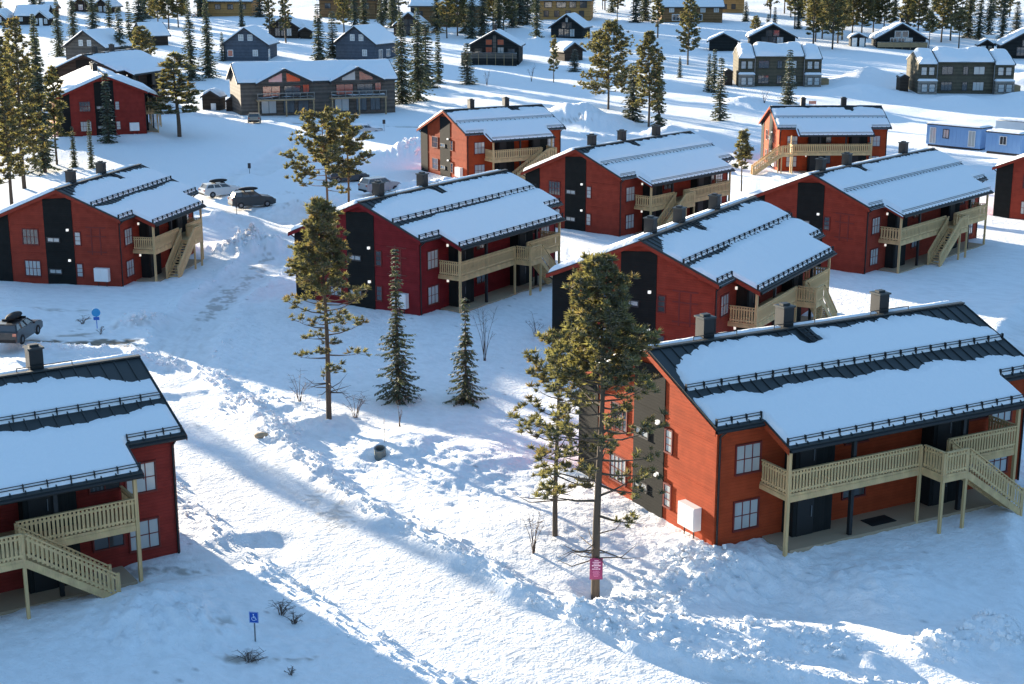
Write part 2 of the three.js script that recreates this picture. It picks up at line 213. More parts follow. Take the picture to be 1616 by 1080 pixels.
function ground(x, z) {
  const d = -z, near = smooth(210, 110, d);
  let y = base(x, z) + 0.2 * fbm(x * 0.07, z * 0.07, 2) + 0.05 * fbm(x * 0.33, z * 0.33, 3), rough = d < 105 ? 0.028 : 0.014, dirt = 0;
  if (d > 150) y += smooth(150, 230, d) * (0.3 * fbm(x * 0.05 + 9, z * 0.05, 2) + 0.12 * Math.max(0, fbm(x * 0.16, z * 0.16 + 5, 2)));
  let onRoad = 0;
  for (const r of ROADS) {
    if (x < r.x0 || x > r.x1 || z < r.z0 || z > r.z1) continue;
    const [q, s, sd] = distRoad(r, x, z); if (q > r.w + 4) continue; const bank = sd < 0 ? (r.bankR ?? r.bank) : r.bank;
    const e = q - r.w - 0.3 * vn(s * 0.5, r.w) - 0.2 * vn(x * 1.1, z * 1.1), k = smooth(0.7, -0.4, e);
    y -= r.dep * k; onRoad = Math.max(onRoad, k);
    const bk = Math.exp(-((e - 0.75) ** 2) / 0.35) * (0.75 + 0.5 * vn(s * 0.35 + 3, 8));
    y += bank * bk; rough += 0.25 * Math.min(0.4, bank + 0.03) * Math.exp(-((e - 0.75) ** 2) / 0.8) * (near * 0.7 + 0.3);
    if (k > 0.3) { const st = vn(s * 0.18, q * 5) * 0.5 + vn(s * 0.6, q * 2.4) * 0.5; y += 0.018 * st + 0.02 * Math.cos(q * 3.2) * k; dirt = Math.max(dirt, k * clamp(0.07 + 0.035 * vn(x * 0.9, z * 0.9) + 0.3 * Math.max(0, st - 0.1))); }
  }
  for (const [a, b, r, h, ro] of PILES) {
    const dx = x - a, dz = z - b, q = (dx * dx + dz * dz) / (r * r); if (q > 9) continue;
    const k = Math.exp(-q * 1.1); y += h * k * (1 + 0.25 * vn(x * 1.3 / Math.max(1, r * 0.5), z * 1.3 / Math.max(1, r * 0.5))); rough += ro * smooth(0.06, 0.35, k);
  }
  for (const [a, b, r, h] of DIPS) { const q = ((x - a) ** 2 + (z - b) ** 2) / (r * r); if (q < 9) y -= h * Math.exp(-q); }
  for (const [a, b, r, h] of CHURN) { const q = ((x - a) ** 2 + (z - b) ** 2) / (r * r); if (q < 4) rough += h * Math.exp(-q * 1.4); }
  for (const h of Object.values(HOUSES)) {
    const dx = x - h.p[0], dz = z - h.p[2]; if (dx * dx + dz * dz > 900) continue;
    const [u, v] = toLocal(h, x, z), out = Math.max(-u, u - h.L, -HB.b - v, v - HB.a), k = smooth(3.2, 0.3, out);
    y += (h.p[1] + 0.06 + 0.05 * vn(x * 0.7, z * 0.7) - y) * k;
    if (u > 2.2 && u < h.L - 2.2 && v > HB.a - 1) { const lip = 7.0 + 0.35 * vn(u * 0.7, h.p[0]); y += (h.p[1] - 0.08 - y) * smooth(lip + 0.5, lip - 0.5, v) * smooth(2.1, 2.8, u) * smooth(h.L - 2.1, h.L - 2.8, u); }
    if (out < -0.4) y = h.p[1] - 0.5;
    if (out > 0 && out < 2) rough += 0.025 * near;
  }
  rough *= 1 - 0.7 * onRoad;
  if (rough > 0.03) { const f = d < 110 ? 1 : 110 / d, n = fbm(x * 2.6 * f, z * 2.6 * f, 3), c = Math.abs(vn(x * 3.3 * f + 40, z * 3.3 * f)), e = Math.abs(vn(x * 1.5 * f + 7, z * 1.5 * f)); y += rough * (0.75 * n + 0.8 * (c - 0.35) + 0.35 * (e - 0.3)); } else y += rough * fbm(x * 1.9, z * 1.9, 3);
  for (const [a, b, rx, rz, s] of DIRT) {
    const q = ((x - a) / rx) ** 2 + ((z - b) / rz) ** 2; if (q > 4) continue;
    const n = fbm(x * 1.6 + 5, z * 1.6, 4) * 0.9 + fbm(x * 6, z * 6, 2) * 0.5; dirt = Math.max(dirt, clamp((s * (1.3 - q) + n * 1.5 - 0.35) * 2.2) * Math.min(0.95, s * 0.75 + 0.1)); }
  tint.v = clamp(dirt);
  return y;
}
// footprints and ski tracks pressed into the soft snow
const PRINTS = [];
{
  const r = rng(77);
  const walk = (pts) => { for (let i = 0; i < pts.length - 1; i++) { const [ax, az] = pts[i], [bx, bz] = pts[i + 1], l = Math.hypot(bx - ax, bz - az), n = Math.floor(l / 0.5); for (let k = 0; k < n; k++) { const t = k / n, s = (k % 2 ? 1 : -1) * 0.14; PRINTS.push([ax + (bx - ax) * t - (bz - az) / l * s + (r() - 0.5) * 0.1, az + (bz - az) * t + (bx - ax) / l * s + (r() - 0.5) * 0.1]); } } };
  walk([[-6.8, -72.4], [-4, -69.2], [-3, -66.4], [0.5, -66]]); walk([[-9, -73.5], [-6, -71], [-1, -71.2], [2, -69.5]]); walk([[9.6, -58.4], [10.6, -55.6], [12.6, -52.2]]); walk([[13, -57], [12.2, -54], [13.6, -50.4]]); walk([[18, -60], [15, -57.5], [12, -57]]); walk([[4.5, -56], [6.4, -57.4], [8, -58.6]]); walk([[-4.2, -73], [-3, -70], [-0.6, -67.4]]); walk([[-17, -86], [-17.4, -94], [-18.6, -104]]); walk([[-16.2, -84], [-16.4, -92], [-17.6, -100]]); walk([[-14.6, -84], [-9, -75], [-7, -72.6]]);
}
const PCELL = new Map(); for (const p of PRINTS) { const k = `${Math.floor(p[0])},${Math.floor(p[1])}`; if (!PCELL.has(k)) PCELL.set(k, []); PCELL.get(k).push(p); }
function dent(x, z) { let s = 0; const i = Math.floor(x), j = Math.floor(z); for (let a = -1; a < 2; a++) for (let b = -1; b < 2; b++) { const c = PCELL.get(`${i + a},${j + b}`); if (c) for (const p of c) { const q = ((x - p[0]) ** 2 + (z - p[1]) ** 2) / 0.035; if (q < 5) s = Math.max(s, Math.exp(-q) - 0.25 * Math.exp(-((q - 2.4) ** 2))); } } return s * 0.13; }
const gy = (x, z) => ground(x, z);
{
  const xs = [], zs = [];
  for (let x = 0, d = 0.2; x < 700;) { xs.push(x); if (x > 22) d = Math.min(40, d * 1.022); x += d; }
  const X = [...xs.slice(1).reverse().map((v) => -v), ...xs];
  for (let z = -20, d = 3; z > -2000;) { zs.push(z); if (z < -40 && z > -44) d = 0.2; else if (z <= -74) d = Math.min(60, 0.2 * Math.max(1, (-z / 74) ** 1.45)); z -= d; }
  const nx = X.length, nz = zs.length, P = new Float32Array(nx * nz * 3), K = new Float32Array(nx * nz * 3), U = new Float32Array(nx * nz * 2), I = new Uint32Array((nx - 1) * (nz - 1) * 6);
  for (let j = 0; j < nz; j++) for (let i = 0; i < nx; i++) {
    const k = j * nx + i, x = X[i], z = zs[j]; let y = ground(x, z); const t = tint.v; if (z > -110) y -= dent(x, z);
    P[3 * k] = x; P[3 * k + 1] = y; P[3 * k + 2] = z; U[2 * k] = x; U[2 * k + 1] = z;
    const g = 0.6 + 0.8 * h2(i, j), s = z > -150 ? 1 - 0.13 * Math.max(0, fbm(x * 2.2, z * 2.2, 3)) - 0.07 * h2(j, i) - (h2(i + 7, j * 3) > 0.9965 && fbm(x * 0.4, z * 0.4, 2) > 0.05 ? 0.4 : 0) : 1;
    K[3 * k] = s * 0.9 + (0.2 * g - s * 0.9) * t; K[3 * k + 1] = s * 0.91 + (0.165 * g - s * 0.91) * t; K[3 * k + 2] = s * 0.92 + (0.12 * g - s * 0.92) * t;
  }
  let w = 0; for (let j = 0; j < nz - 1; j++) for (let i = 0; i < nx - 1; i++) { const p = j * nx + i; I[w++] = p; I[w++] = p + 1; I[w++] = p + nx; I[w++] = p + 1; I[w++] = p + nx + 1; I[w++] = p + nx; }
  const g = new THREE.BufferGeometry(); g.setAttribute('position', new THREE.BufferAttribute(P, 3)); g.setAttribute('color', new THREE.BufferAttribute(K, 3)); g.setAttribute('uv', new THREE.BufferAttribute(U, 2)); g.setIndex(new THREE.BufferAttribute(I, 1)); g.computeVertexNormals();
  setting('snowy_ground', g, M.ground);
}

// ---------------------------------------------------------------- parts shared by the buildings
const UNIT = new THREE.BoxGeometry(1, 1, 1);
function ubox(name, x0, x1, y0, y1, z0, z1, mat, parent) { const m = mesh(name, UNIT, mat, parent); m.position.set((x0 + x1) / 2, (y0 + y1) / 2, (z0 + z1) / 2); m.scale.set(x1 - x0, y1 - y0, z1 - z0); return m; }
// snow lying on a sloping sheet: grid whose top rises t above f and sinks below it where t < 0
function snowSheet(x0, x1, z0, z1, cell, f, t) {
  const nx = Math.max(2, Math.round((x1 - x0) / cell)), nz = Math.max(2, Math.round((z1 - z0) / cell)), P = [], U = [], I = [], ok = [];
  for (let j = 0; j <= nz; j++) for (let i = 0; i <= nx; i++) { const x = x0 + (x1 - x0) * i / nx, z = z0 + (z1 - z0) * j / nz, s = t(x, z); ok.push(s > -0.085); P.push(x, f(x, z) + Math.max(-0.09, s), z); U.push(x, z); }
  for (let j = 0; j < nz; j++) for (let i = 0; i < nx; i++) { const p = j * (nx + 1) + i, q = p + nx + 1; if (!(ok[p] || ok[p + 1] || ok[q] || ok[q + 1])) continue; I.push(p, q, p + 1, p + 1, q, q + 1); }
  const g = new THREE.BufferGeometry(); g.setAttribute('position', new THREE.Float32BufferAttribute(P, 3)); g.setAttribute('uv', new THREE.Float32BufferAttribute(U, 2)); g.setIndex(I); g.computeVertexNormals(); return g;
}
// a window in the plane x = x0 facing -x (side 'u'), or in the plane z = z0 facing +z (side 'v')
function windowOn(parent, side, at, c, y0, w, h, cols, rows, frame, pane, split, bar = 0.035, casing = 0.07) {
  const g = [], put = (a0, a1, b0, b1, d0, d1) => side === 'u' ? box(at - d1, at - d0, b0, b1, a0, a1) : box(a0, a1, b0, b1, at + d0, at + d1);
  const a0 = c - w / 2, a1 = c + w / 2, b0 = y0, b1 = y0 + h, e = casing;
  g.push(put(a0 - e, a1 + e, b1, b1 + e, 0, 0.07), put(a0 - e, a1 + e, b0 - e, b0, 0, 0.09), put(a0 - e, a0, b0, b1, 0, 0.066), put(a1, a1 + e, b0, b1, 0, 0.066));
  for (let i = 1; i < cols; i++) { const x = a0 + w * i / cols; g.push(put(x - bar / 2, x + bar / 2, b0, b1, 0, 0.05)); }
  for (let j = 1; j < rows; j++) { const y = b0 + h * j / rows; g.push(put(a0, a1, y - bar / 2, y + bar / 2, 0, 0.047)); }
  const win = mesh('window', merge(g), frame, parent);
  const pc = split ? cols : 1, pr = split ? rows : 1, s = split ? bar / 2 : 0;
  for (let i = 0; i < pc; i++) for (let j = 0; j < pr; j++) {
    const p0 = a0 + w * i / pc + s, p1 = a0 + w * (i + 1) / pc - s, q0 = b0 + h * j / pr + s, q1 = b0 + h * (j + 1) / pr - s, tl = (h2(i * 7 + Math.round(c * 10), j * 5 + Math.round(y0 * 9)) - 0.5) * 0.008;
    if (side === 'u') ubox('pane', at - 0.024 + tl * 0.3, at - 0.004, q0, q1, p0, p1, pane, win); else ubox('pane', p0, p1, q0, q1, at + 0.004, at + 0.024 + tl * 0.3, pane, win);
  }
  return win;
}
// slatted rail between two points at deck level
function rail(parent, a, b, opt = {}) {
  const A = V(...a), B = V(...b), d = B.clone().sub(A), hl = Math.hypot(d.x, d.z), n = Math.max(2, Math.round(hl / (opt.step ?? 0.17))), yaw = Math.atan2(-d.z, d.x), H = opt.h ?? 1.0, r = opt.rand;
  if (opt.slats !== false) for (let i = 0; i < n; i++) {
    const t = (i + 0.5) / n, m = mesh('slat', UNIT, M.wood, parent); m.position.set(A.x + d.x * t, A.y + d.y * t + 0.05 + (H - 0.1) / 2, A.z + d.z * t); m.scale.set(hl / n * 0.6, H - 0.06 + (h2(i, Math.round(A.x * 37)) - 0.5) * 0.05, 0.026); m.rotation.y = yaw;
  }
  const off = (y) => [[A.x, A.y + y, A.z], [B.x, B.y + y, B.z]];
  mesh('handrail', merge([beam(...off(H + 0.02), 0.12, 0.05), beam(...off(H - 0.16), 0.04, 0.09), beam(...off(0.14), 0.04, 0.09)]), M.wood, parent);
}
const post = (parent, x, z, y0, y1, mat = M.wood, s = 0.15) => ubox('post', x - s / 2, x + s / 2, y0, y1, z - s / 2, z + s / 2, mat, parent);
const slatGeo = UNIT;

// ---------------------------------------------------------------- apartment houses
function apartment(key, h) {
  const { a, b, zr, m, x, e1, e2, og, oe, ob } = HB, L = h.L, e2L = L - e2, q = h.near, seed = h.p[0] * 3.1 + h.p[2];
  const g = thing('apartment_house', h.label, 'apartment house', h.p[0], h.p[1], h.p[2], h.yaw * R, 'apartment houses with snowy roofs');
  const W = M[h.wall], rf = (u, v) => zr - m * Math.abs(v), wallTop = (v) => zr - 0.24 - m * Math.abs(v);
  mesh('wall', prismX([[-b, -0.5], [a, -0.5], [a, wallTop(a)], [0, wallTop(0)], [-b, wallTop(b)]], 0, L), W, g);
  // roof
  const ext = a + x, sh = a + oe;
  const front = [[-og, 0], [L + og, 0], [L + og, sh], [e2L, sh], [e2L, ext], [e1, ext], [e1, sh], [-og, sh]];
  const back = [[-og, -(b + ob)], [L + og, -(b + ob)], [L + og, 0], [-og, 0]];
  const roof = mesh('roof', merge([slab(front, rf, 0.2), slab(back, rf, 0.2), beam([-og, zr + 0.03, 0], [L + og, zr + 0.03, 0], 0.28, 0.07)]), M.roof, g);
  const ang = Math.atan(m);
  if (q >= 1) {
    const gs = new THREE.BoxGeometry(0.045, 0.06, 1);
    const n = Math.round((L + 2 * og) / 0.6);
    const seam = (u, v0, v1) => { const s = mesh('seam', gs, M.roof, roof); s.position.set(u, zr - m * (v0 + v1) / 2 + 0.025, (v0 + v1) / 2); s.scale.z = (v1 - v0) / Math.cos(ang); s.rotation.x = ang; };
    for (let i = 0; i <= n; i++) { const u = -og + 0.04 + (L + 2 * og - 0.08) * i / n; seam(u, 0.16, u > e1 && u < e2L ? ext - 0.02 : sh - 0.02); }
  }
  // verge boards below the roof edge
  for (const u of [-og - 0.035, L + og + 0.005]) for (const [z0, z1] of [[0, sh], [-(b + ob), 0]]) mesh('verge_board', slab([[u, z0], [u + 0.03, z0], [u + 0.03, z1], [u, z1]], (uu, v) => rf(0, v) - 0.06, 0.24), W, g);
  for (const fs of [slab([[e1 - 0.032, sh - 0.1], [e1 - 0.002, sh - 0.1], [e1 - 0.002, ext], [e1 - 0.032, ext]], (u, v) => rf(0, v) - 0.05, 0.26), slab([[e2L + 0.002, sh - 0.1], [e2L + 0.032, sh - 0.1], [e2L + 0.032, ext], [e2L + 0.002, ext]], (u, v) => rf(0, v) - 0.05, 0.26)]) mesh('fascia', fs, W, g);
  // gutters
  mesh('gutter', merge([rod([e1, rf(0, ext) - 0.14, ext + 0.07], [e2L, rf(0, ext) - 0.14, ext + 0.07], 0.075), rod([-og, rf(0, sh) - 0.14, sh + 0.07], [e1 - 0.05, rf(0, sh) - 0.14, sh + 0.07], 0.07), rod([e2L + 0.05, rf(0, sh) - 0.14, sh + 0.07], [L + og, rf(0, sh) - 0.14, sh + 0.07], 0.07)]), M.metal, g);
  for (const [u, s] of [[0.1, 1], [L - 0.1, -1]]) mesh('downpipe', merge([rod([u, -0.3, a + 0.08], [u, rf(0, a) - 0.7, a + 0.08], 0.05), rod([u, rf(0, a) - 0.7, a + 0.08], [u, rf(0, sh) - 0.16, sh + 0.07], 0.05)]), M.metal, g);
  mesh('downpipe', merge([rod([0.12, -0.3, -b - 0.08], [0.12, rf(0, b) - 0.6, -b - 0.08], 0.05), rod([0.12, rf(0, b) - 0.6, -b - 0.08], [-0.1, rf(0, b + ob) - 0.2, -b - ob - 0.05], 0.05)]), M.metal, g);
  // snow guards
  const vm = 2.85;
  const guard = (u0, u1, v) => {
    const y = rf(0, v) + 0.02, sg = mesh('snow_guard', merge([rod([u0, y + 0.24, v], [u1, y + 0.24, v], 0.02), rod([u0, y + 0.13, v + 0.02], [u1, y + 0.13, v + 0.02], 0.02)]), M.metal, g);
    if (q >= 2) { const n = Math.max(2, Math.round((u1 - u0) / 0.92)); for (let i = 0; i <= n; i++) { const u = u0 + (u1 - u0) * i / n; ubox('bracket', u - 0.018, u + 0.018, y - 0.02, y + 0.28, v - 0.05, v + 0.08, M.metal, sg); } }
  };
  if (q >= 1) { guard(-og + 0.15, L + og - 0.15, vm); guard(e1 + 0.05, e2L - 0.05, ext - 0.2); guard(-og + 0.15, e1 - 0.05, sh - 0.2); guard(e2L + 0.05, L + og - 0.15, sh - 0.2); }
  // snow on both slopes
  const T = q >= 2 ? 0.24 : 0.3, cell = [0.4, 0.26, 0.14, 0.11][q], n1 = (u) => vn(u * 0.55 + seed, 3.3), [bn, bm, bf] = h.bare;
  const rough = (u, v) => 0.03 * fbm(u * 0.8 + seed, v * 0.8, 3) + 0.008 * vn(u * 5, v * 5);
  const tf = (u, v) => {
    const inExt = u > e1 + 0.06 && u < e2L - 0.06, tt = u / L;
    const ridge = 0.12 + bn * Math.exp(-((u + 0.4) ** 2) / 3) + bm * (0.6 + 0.7 * n1(u)) + bf * Math.exp(-((u - L - 0.4) ** 2) / 4) + 0.16 * vn(u * 3.4, seed);
    let hatch = 9; if (h.ch[1]) { const dc = u - h.ch[1] - 0.35, w = 0.55 + 0.2 * vn(v * 2, seed); hatch = Math.max(Math.abs(dc - v * 0.12) - w, v - 1.35 - 0.3 * vn(u * 3, 1)); if (q === 0) hatch = 9; }
    const end = ((u + og) < 1 ? 0.14 + 0.1 * vn(v * 1.7, seed) + (key === 'A' ? 0.5 * smooth(4, 1, v) : 0) : 0.1);
    const dU = Math.min(u + og - end, L + og - 0.12 - u);
    const lim = inExt ? ext - 0.16 : sh - 0.16;
    const soft = (v - ridge) / 0.8; let r = Math.min(soft > 0 ? soft ** 1.7 : soft, dU / 0.3, (lim - v) / 0.14, hatch / 0.3);
    if (v > sh - 0.1) r = Math.min(r, Math.min(u - e1 - 0.1, e2L - 0.1 - u) / 0.14);
    const gp = (h.gap[0] + (h.gap[1] - h.gap[0]) * tt) * (1 + 0.5 * vn(u * 0.6, seed + 7)) + 0.09 * vn(u * 3.3 + 5, seed);
    if (v < vm + gp * 0.5) r = Math.min(r, (vm - v) / 0.12); else { const s2 = (v - vm - gp) / 0.6; r = Math.min(r, s2 > 0 ? s2 ** 1.7 : s2); }
    return T * (r <= 0 ? Math.max(-0.5, r * 0.6) : Math.sqrt(Math.min(1, r))) + (r > 0.15 ? rough(u, v) : 0);
  };
  mesh('roof_snow', snowSheet(-og, L + og, 0, ext, cell, rf, tf), M.snow, g);
  const tb = (u, v) => { const r = Math.min((-v - 0.25 - 0.15 * n1(u)) / 0.4, (b + ob - 0.08 + v) / 0.2, (u + og - 0.1) / 0.25, (L + og - 0.1 - u) / 0.25); return 0.34 * (r <= 0 ? Math.max(-0.4, r * 0.5) : Math.sqrt(Math.min(1, r))) + (r > 0.2 ? rough(u, v) : 0); };
  mesh('roof_snow', snowSheet(-og, L + og, -(b + ob), 0, Math.max(0.2, cell), rf, tb), M.snow, g);
  // chimneys with caps
  for (const u of h.ch) {
    const c = mesh('chimney', merge([box(u - 0.3, u + 0.3, zr - 0.6, zr + 0.92, -0.85, -0.2)]), M.metal, g);
    mesh('chimney_cap', merge([box(u - 0.36, u + 0.36, zr + 0.922, zr + 1.0, -0.91, -0.14), box(u - 0.2, u + 0.2, zr + 1.0, zr + 1.1, -0.7, -0.4)]), M.roof, c);
    if (q >= 2) mesh('roof_walkway', merge([rod([u - 0.9, zr + 0.22, -0.1], [u + 1.5, zr + 0.22, -0.1], 0.022), rod([u - 0.9, zr + 0.22, -0.12], [u - 0.9, zr, -0.12], 0.02), rod([u + 1.5, zr + 0.22, -0.12], [u + 1.5, zr, -0.12], 0.02)]), M.metal, g);
  }
  if (h.ch[1] && q >= 1) { const u = h.ch[1]; mesh('roof_ladder', merge([beam([u + 0.15, rf(0, 0.2) + 0.12, 0.2], [u + 0.3, rf(0, 1.3) + 0.1, 1.3], 0.05, 0.06), beam([u + 0.6, rf(0, 0.2) + 0.12, 0.2], [u + 0.75, rf(0, 1.3) + 0.1, 1.3], 0.05, 0.06), ...[0.3, 0.6, 0.9, 1.2].map((v) => beam([u + 0.15 + v * 0.13, rf(0, v) + 0.13, v], [u + 0.6 + v * 0.13, rf(0, v) + 0.13, v], 0.06, 0.04))]), M.metal, g); }
  // gable
  mesh('dark_panel', slab([[-0.05, -1.45], [-0.002, -1.45], [-0.002, 1.0], [-0.05, 1.0]], (u, v) => wallTop(v) - 0.02, 7.6), M.black, g);
  mesh('dark_panel', slab([[-0.05, -b - 0.02], [-0.002, -b - 0.02], [-0.002, -4.55], [-0.05, -4.55]], (u, v) => wallTop(v) - 0.02, 5.6), M.black, g);
  for (const z of [2.42, 4.66]) { const lo = Math.min(a, (zr - 0.26 - z) / m), lb = Math.min(4.53, (zr - 0.26 - z) / m); mesh('trim_board', box(-0.032, -0.002, z, z + 0.09, 1.02, lo), W, g); mesh('trim_board', box(-0.032, -0.002, z, z + 0.09, -lb, -1.47), W, g); if (q >= 2) mesh('trim_board', box(-0.07, -0.05, z + 0.2, z + 0.26, -1.44, 0.99), M.black, g); }
  mesh('corner_board', merge([box(-0.035, 0.1, -0.4, wallTop(a) - 0.06, a - 0.09, a + 0.035)]), W, g);
  const split = q >= 2, pale = q === 0 || key === 'B' || key === 'E' || key === 'A' ? M.glassPale : M.glass;
  for (const [z, k] of [[3.2, 0], [0.65, 1]]) {
    windowOn(g, 'u', 0, -2.72, z, 1.3, 1.2, 4, 2, M.frameRed, k ? M.glassPale : M.glass, split);
    windowOn(g, 'u', -0.05, -0.72, z + 0.28, 1.0, 0.3, 2, 1, M.frameDark, M.glassPale, split);
    windowOn(g, 'u', 0, 1.36, z + 0.1, 0.46, 1.0, 1, 3, M.frameRed, pale, split);
    windowOn(g, 'v', a, L - 1.55, z - 0.03, 1.25, 1.25, 3, 2, M.frameRed, M.glassPale, split);
    windowOn(g, 'v', a, 1.65, z - 0.03, 1.25, 1.25, 3, 2, M.frameRed, M.glassPale, split);
  }
  for (const z of [1.95, 4.4]) ubox('wall_lamp', -0.2, -0.05, z, z + 0.17, 0.5, 0.66, M.lamp, g);
  if (key !== 'E' && key !== 'G' && key !== 'F' && key !== 'O') {
    const bx = mesh('electric_cabinet', merge([box(-0.42, -0.03, 0.5, 1.55, 2.75, 3.95)]), M.white, g);
    mesh('cabinet_leg', merge([rod([-0.22, -0.2, 3.0], [-0.22, 0.5, 3.0], 0.03), rod([-0.22, -0.2, 3.7], [-0.22, 0.5, 3.7], 0.03)]), M.metal, bx);
    mesh('door_leaf', merge([box(-0.435, -0.421, 0.54, 1.51, 2.8, 3.34), box(-0.435, -0.421, 0.54, 1.51, 3.36, 3.9)]), M.white, bx);
  }
  if (['B', 'F', 'G', 'C'].includes(key)) mesh('blind_frame', merge([box(-0.03, -0.002, 2.55, 4.75, 2.5, 2.6), box(-0.03, -0.002, 2.55, 4.75, 3.25, 3.35), box(-0.034, -0.002, 4.0, 4.08, 2.1, 3.8), box(-0.034, -0.002, 2.75, 2.83, 2.1, 3.8), box(-0.034, -0.002, 4.7, 4.78, 2.1, 3.8)]), M.frameRed, g);
  // front wall: recessed entrance zone below the deep eaves
  const bEnd = L - 2.45, b0 = h.b0 ?? 2.35, dz = 2.62, vB = 6.7;
  mesh('porch_slab', box(2.6, L - 2.6, -0.35, 0.06, a + 0.002, 6.75), M.concrete, g);
  for (const lev of [0.06, dz + 0.02]) {
    let k = 0;
    for (const u of [3.3, L * 0.39, L * 0.62, L * 0.8].filter((u) => u < L - 3)) {
      if (k % 2 === 0) {
        mesh('entrance_box', box(u + 0.35, u + 2.5, lev, lev + 2.28, a + 0.002, a + 0.75), M.blackV, g);
        const d = ubox('door', u + 0.55, u + 1.45, lev, lev + 2.05, a + 0.752, a + 0.785, M.metal, g); if (q >= 2) { const hd = mesh('handle', UNIT, M.steel, d); hd.scale.set(0.05, 0.25, 1); hd.position.set(0.35, 0.02, 1); }
        ubox('wall_lamp', u + 0.1, u + 0.22, lev + 1.8, lev + 1.98, a + 0.002, a + 0.12, M.lamp, g);
      } else windowOn(g, 'v', a, u + 0.6, lev + 0.95, 1.25, 1.0, 2, 1, M.frameRed, M.glass, false);
      k++;
    }
  }
  if (h.stair || q >= 1) {
    const S = h.stair ?? [9.9, 11.3, 1, 14.5], [l0, l1, dir, end] = S, nx0 = l0 - 0.12, fx0 = l1 + 0.12;
    mesh('balcony_deck', merge([box(b0, bEnd, dz - 0.12, dz, a + 0.002, vB), box(b0, bEnd, dz - 0.38, dz - 0.122, vB - 0.05, vB + 0.02), box(l0, l1, dz - 0.12, dz, vB + 0.021, 8.05), box(l0, l1, dz - 0.36, dz - 0.122, 8.0, 8.06), beam([b0, dz - 0.2, a], [b0, dz - 0.2, vB - 0.06], 0.06, 0.2), beam([bEnd, dz - 0.2, a], [bEnd, dz - 0.2, vB - 0.06], 0.06, 0.2), box(l0 - 0.05, l0 - 0.002, dz - 0.36, dz, vB + 0.022, 8.06), box(l1 + 0.002, l1 + 0.05, dz - 0.36, dz, vB + 0.022, 8.06)]), M.wood, g);
    const st = q === 1 ? 0.24 : q === 0 ? 0.4 : 0.17;
    rail(g, [b0, dz, a + 0.1], [b0, dz, vB], { step: st }); rail(g, [b0 + 0.08, dz, vB], [dir > 0 ? nx0 : Math.max(b0 + 0.3, nx0), dz, vB], { step: st }); rail(g, [fx0, dz, vB], [bEnd - 0.05, dz, vB], { step: st }); rail(g, [bEnd, dz, vB], [bEnd, dz, a + 0.1], { step: st });
    const side = dir > 0 ? l0 : l1, open = dir > 0 ? l1 : l0;
    rail(g, [side, dz, vB + 0.08], [side, dz, 8.0], { step: st }); rail(g, [l0 + 0.05, dz, 8.05], [l1 - 0.05, dz, 8.05], { step: st });
    // stairs
    const n = 14, run = (end - open) / n, rise = dz / n, v0 = 7.02, v1 = 7.98;
    for (let i = 1; i < n; i++) { const u0 = open + run * (i - 1), u1 = open + run * i + run * 0.15; ubox('stair_tread', Math.min(u0, u1), Math.max(u0, u1), dz - rise * i - 0.05, dz - rise * i, v0, v1, M.wood, g); }
    for (const v of [v0 - 0.03, v1 + 0.03]) { mesh('stair_stringer', merge([beam([open, dz - 0.2, v], [end, -0.05, v], 0.05, 0.3)]), M.wood, g); rail(g, [open + dir * 0.1, dz + 0.02, v + (v > 7.5 ? 0.04 : -0.04)], [end, 0.1, v + (v > 7.5 ? 0.04 : -0.04)], { step: st, h: 0.95 }); ubox('post', end - 0.06, end + 0.06, -0.3, 1.15, v - 0.06, v + 0.06, M.wood, g); }
    post(g, b0 + 0.06, vB - 0.02, -0.5, rf(0, vB) - 0.2); post(g, bEnd + 0.02, vB - 0.02, -0.5, rf(0, vB) - 0.2); post(g, b0 + 3.7, vB - 0.18, -0.5, rf(0, vB) - 0.2, M.metal, 0.17); if (bEnd - 3.2 > fx0) post(g, bEnd - 3.2, vB - 0.18, -0.5, rf(0, vB) - 0.2, M.metal, 0.17);
    post(g, l0 + 0.02, 7.98, -0.7, dz + 0.98, M.wood, 0.13); post(g, l1 - 0.02, 7.98, -0.7, dz + 0.98, M.wood, 0.13); post(g, nx0, vB, -0.6, dz + 0.98, M.wood, 0.13); post(g, fx0, vB, dz, dz + 0.98, M.wood, 0.12);
  }
  return g;
}
for (const [k, h] of Object.entries(HOUSES)) apartment(k, h);

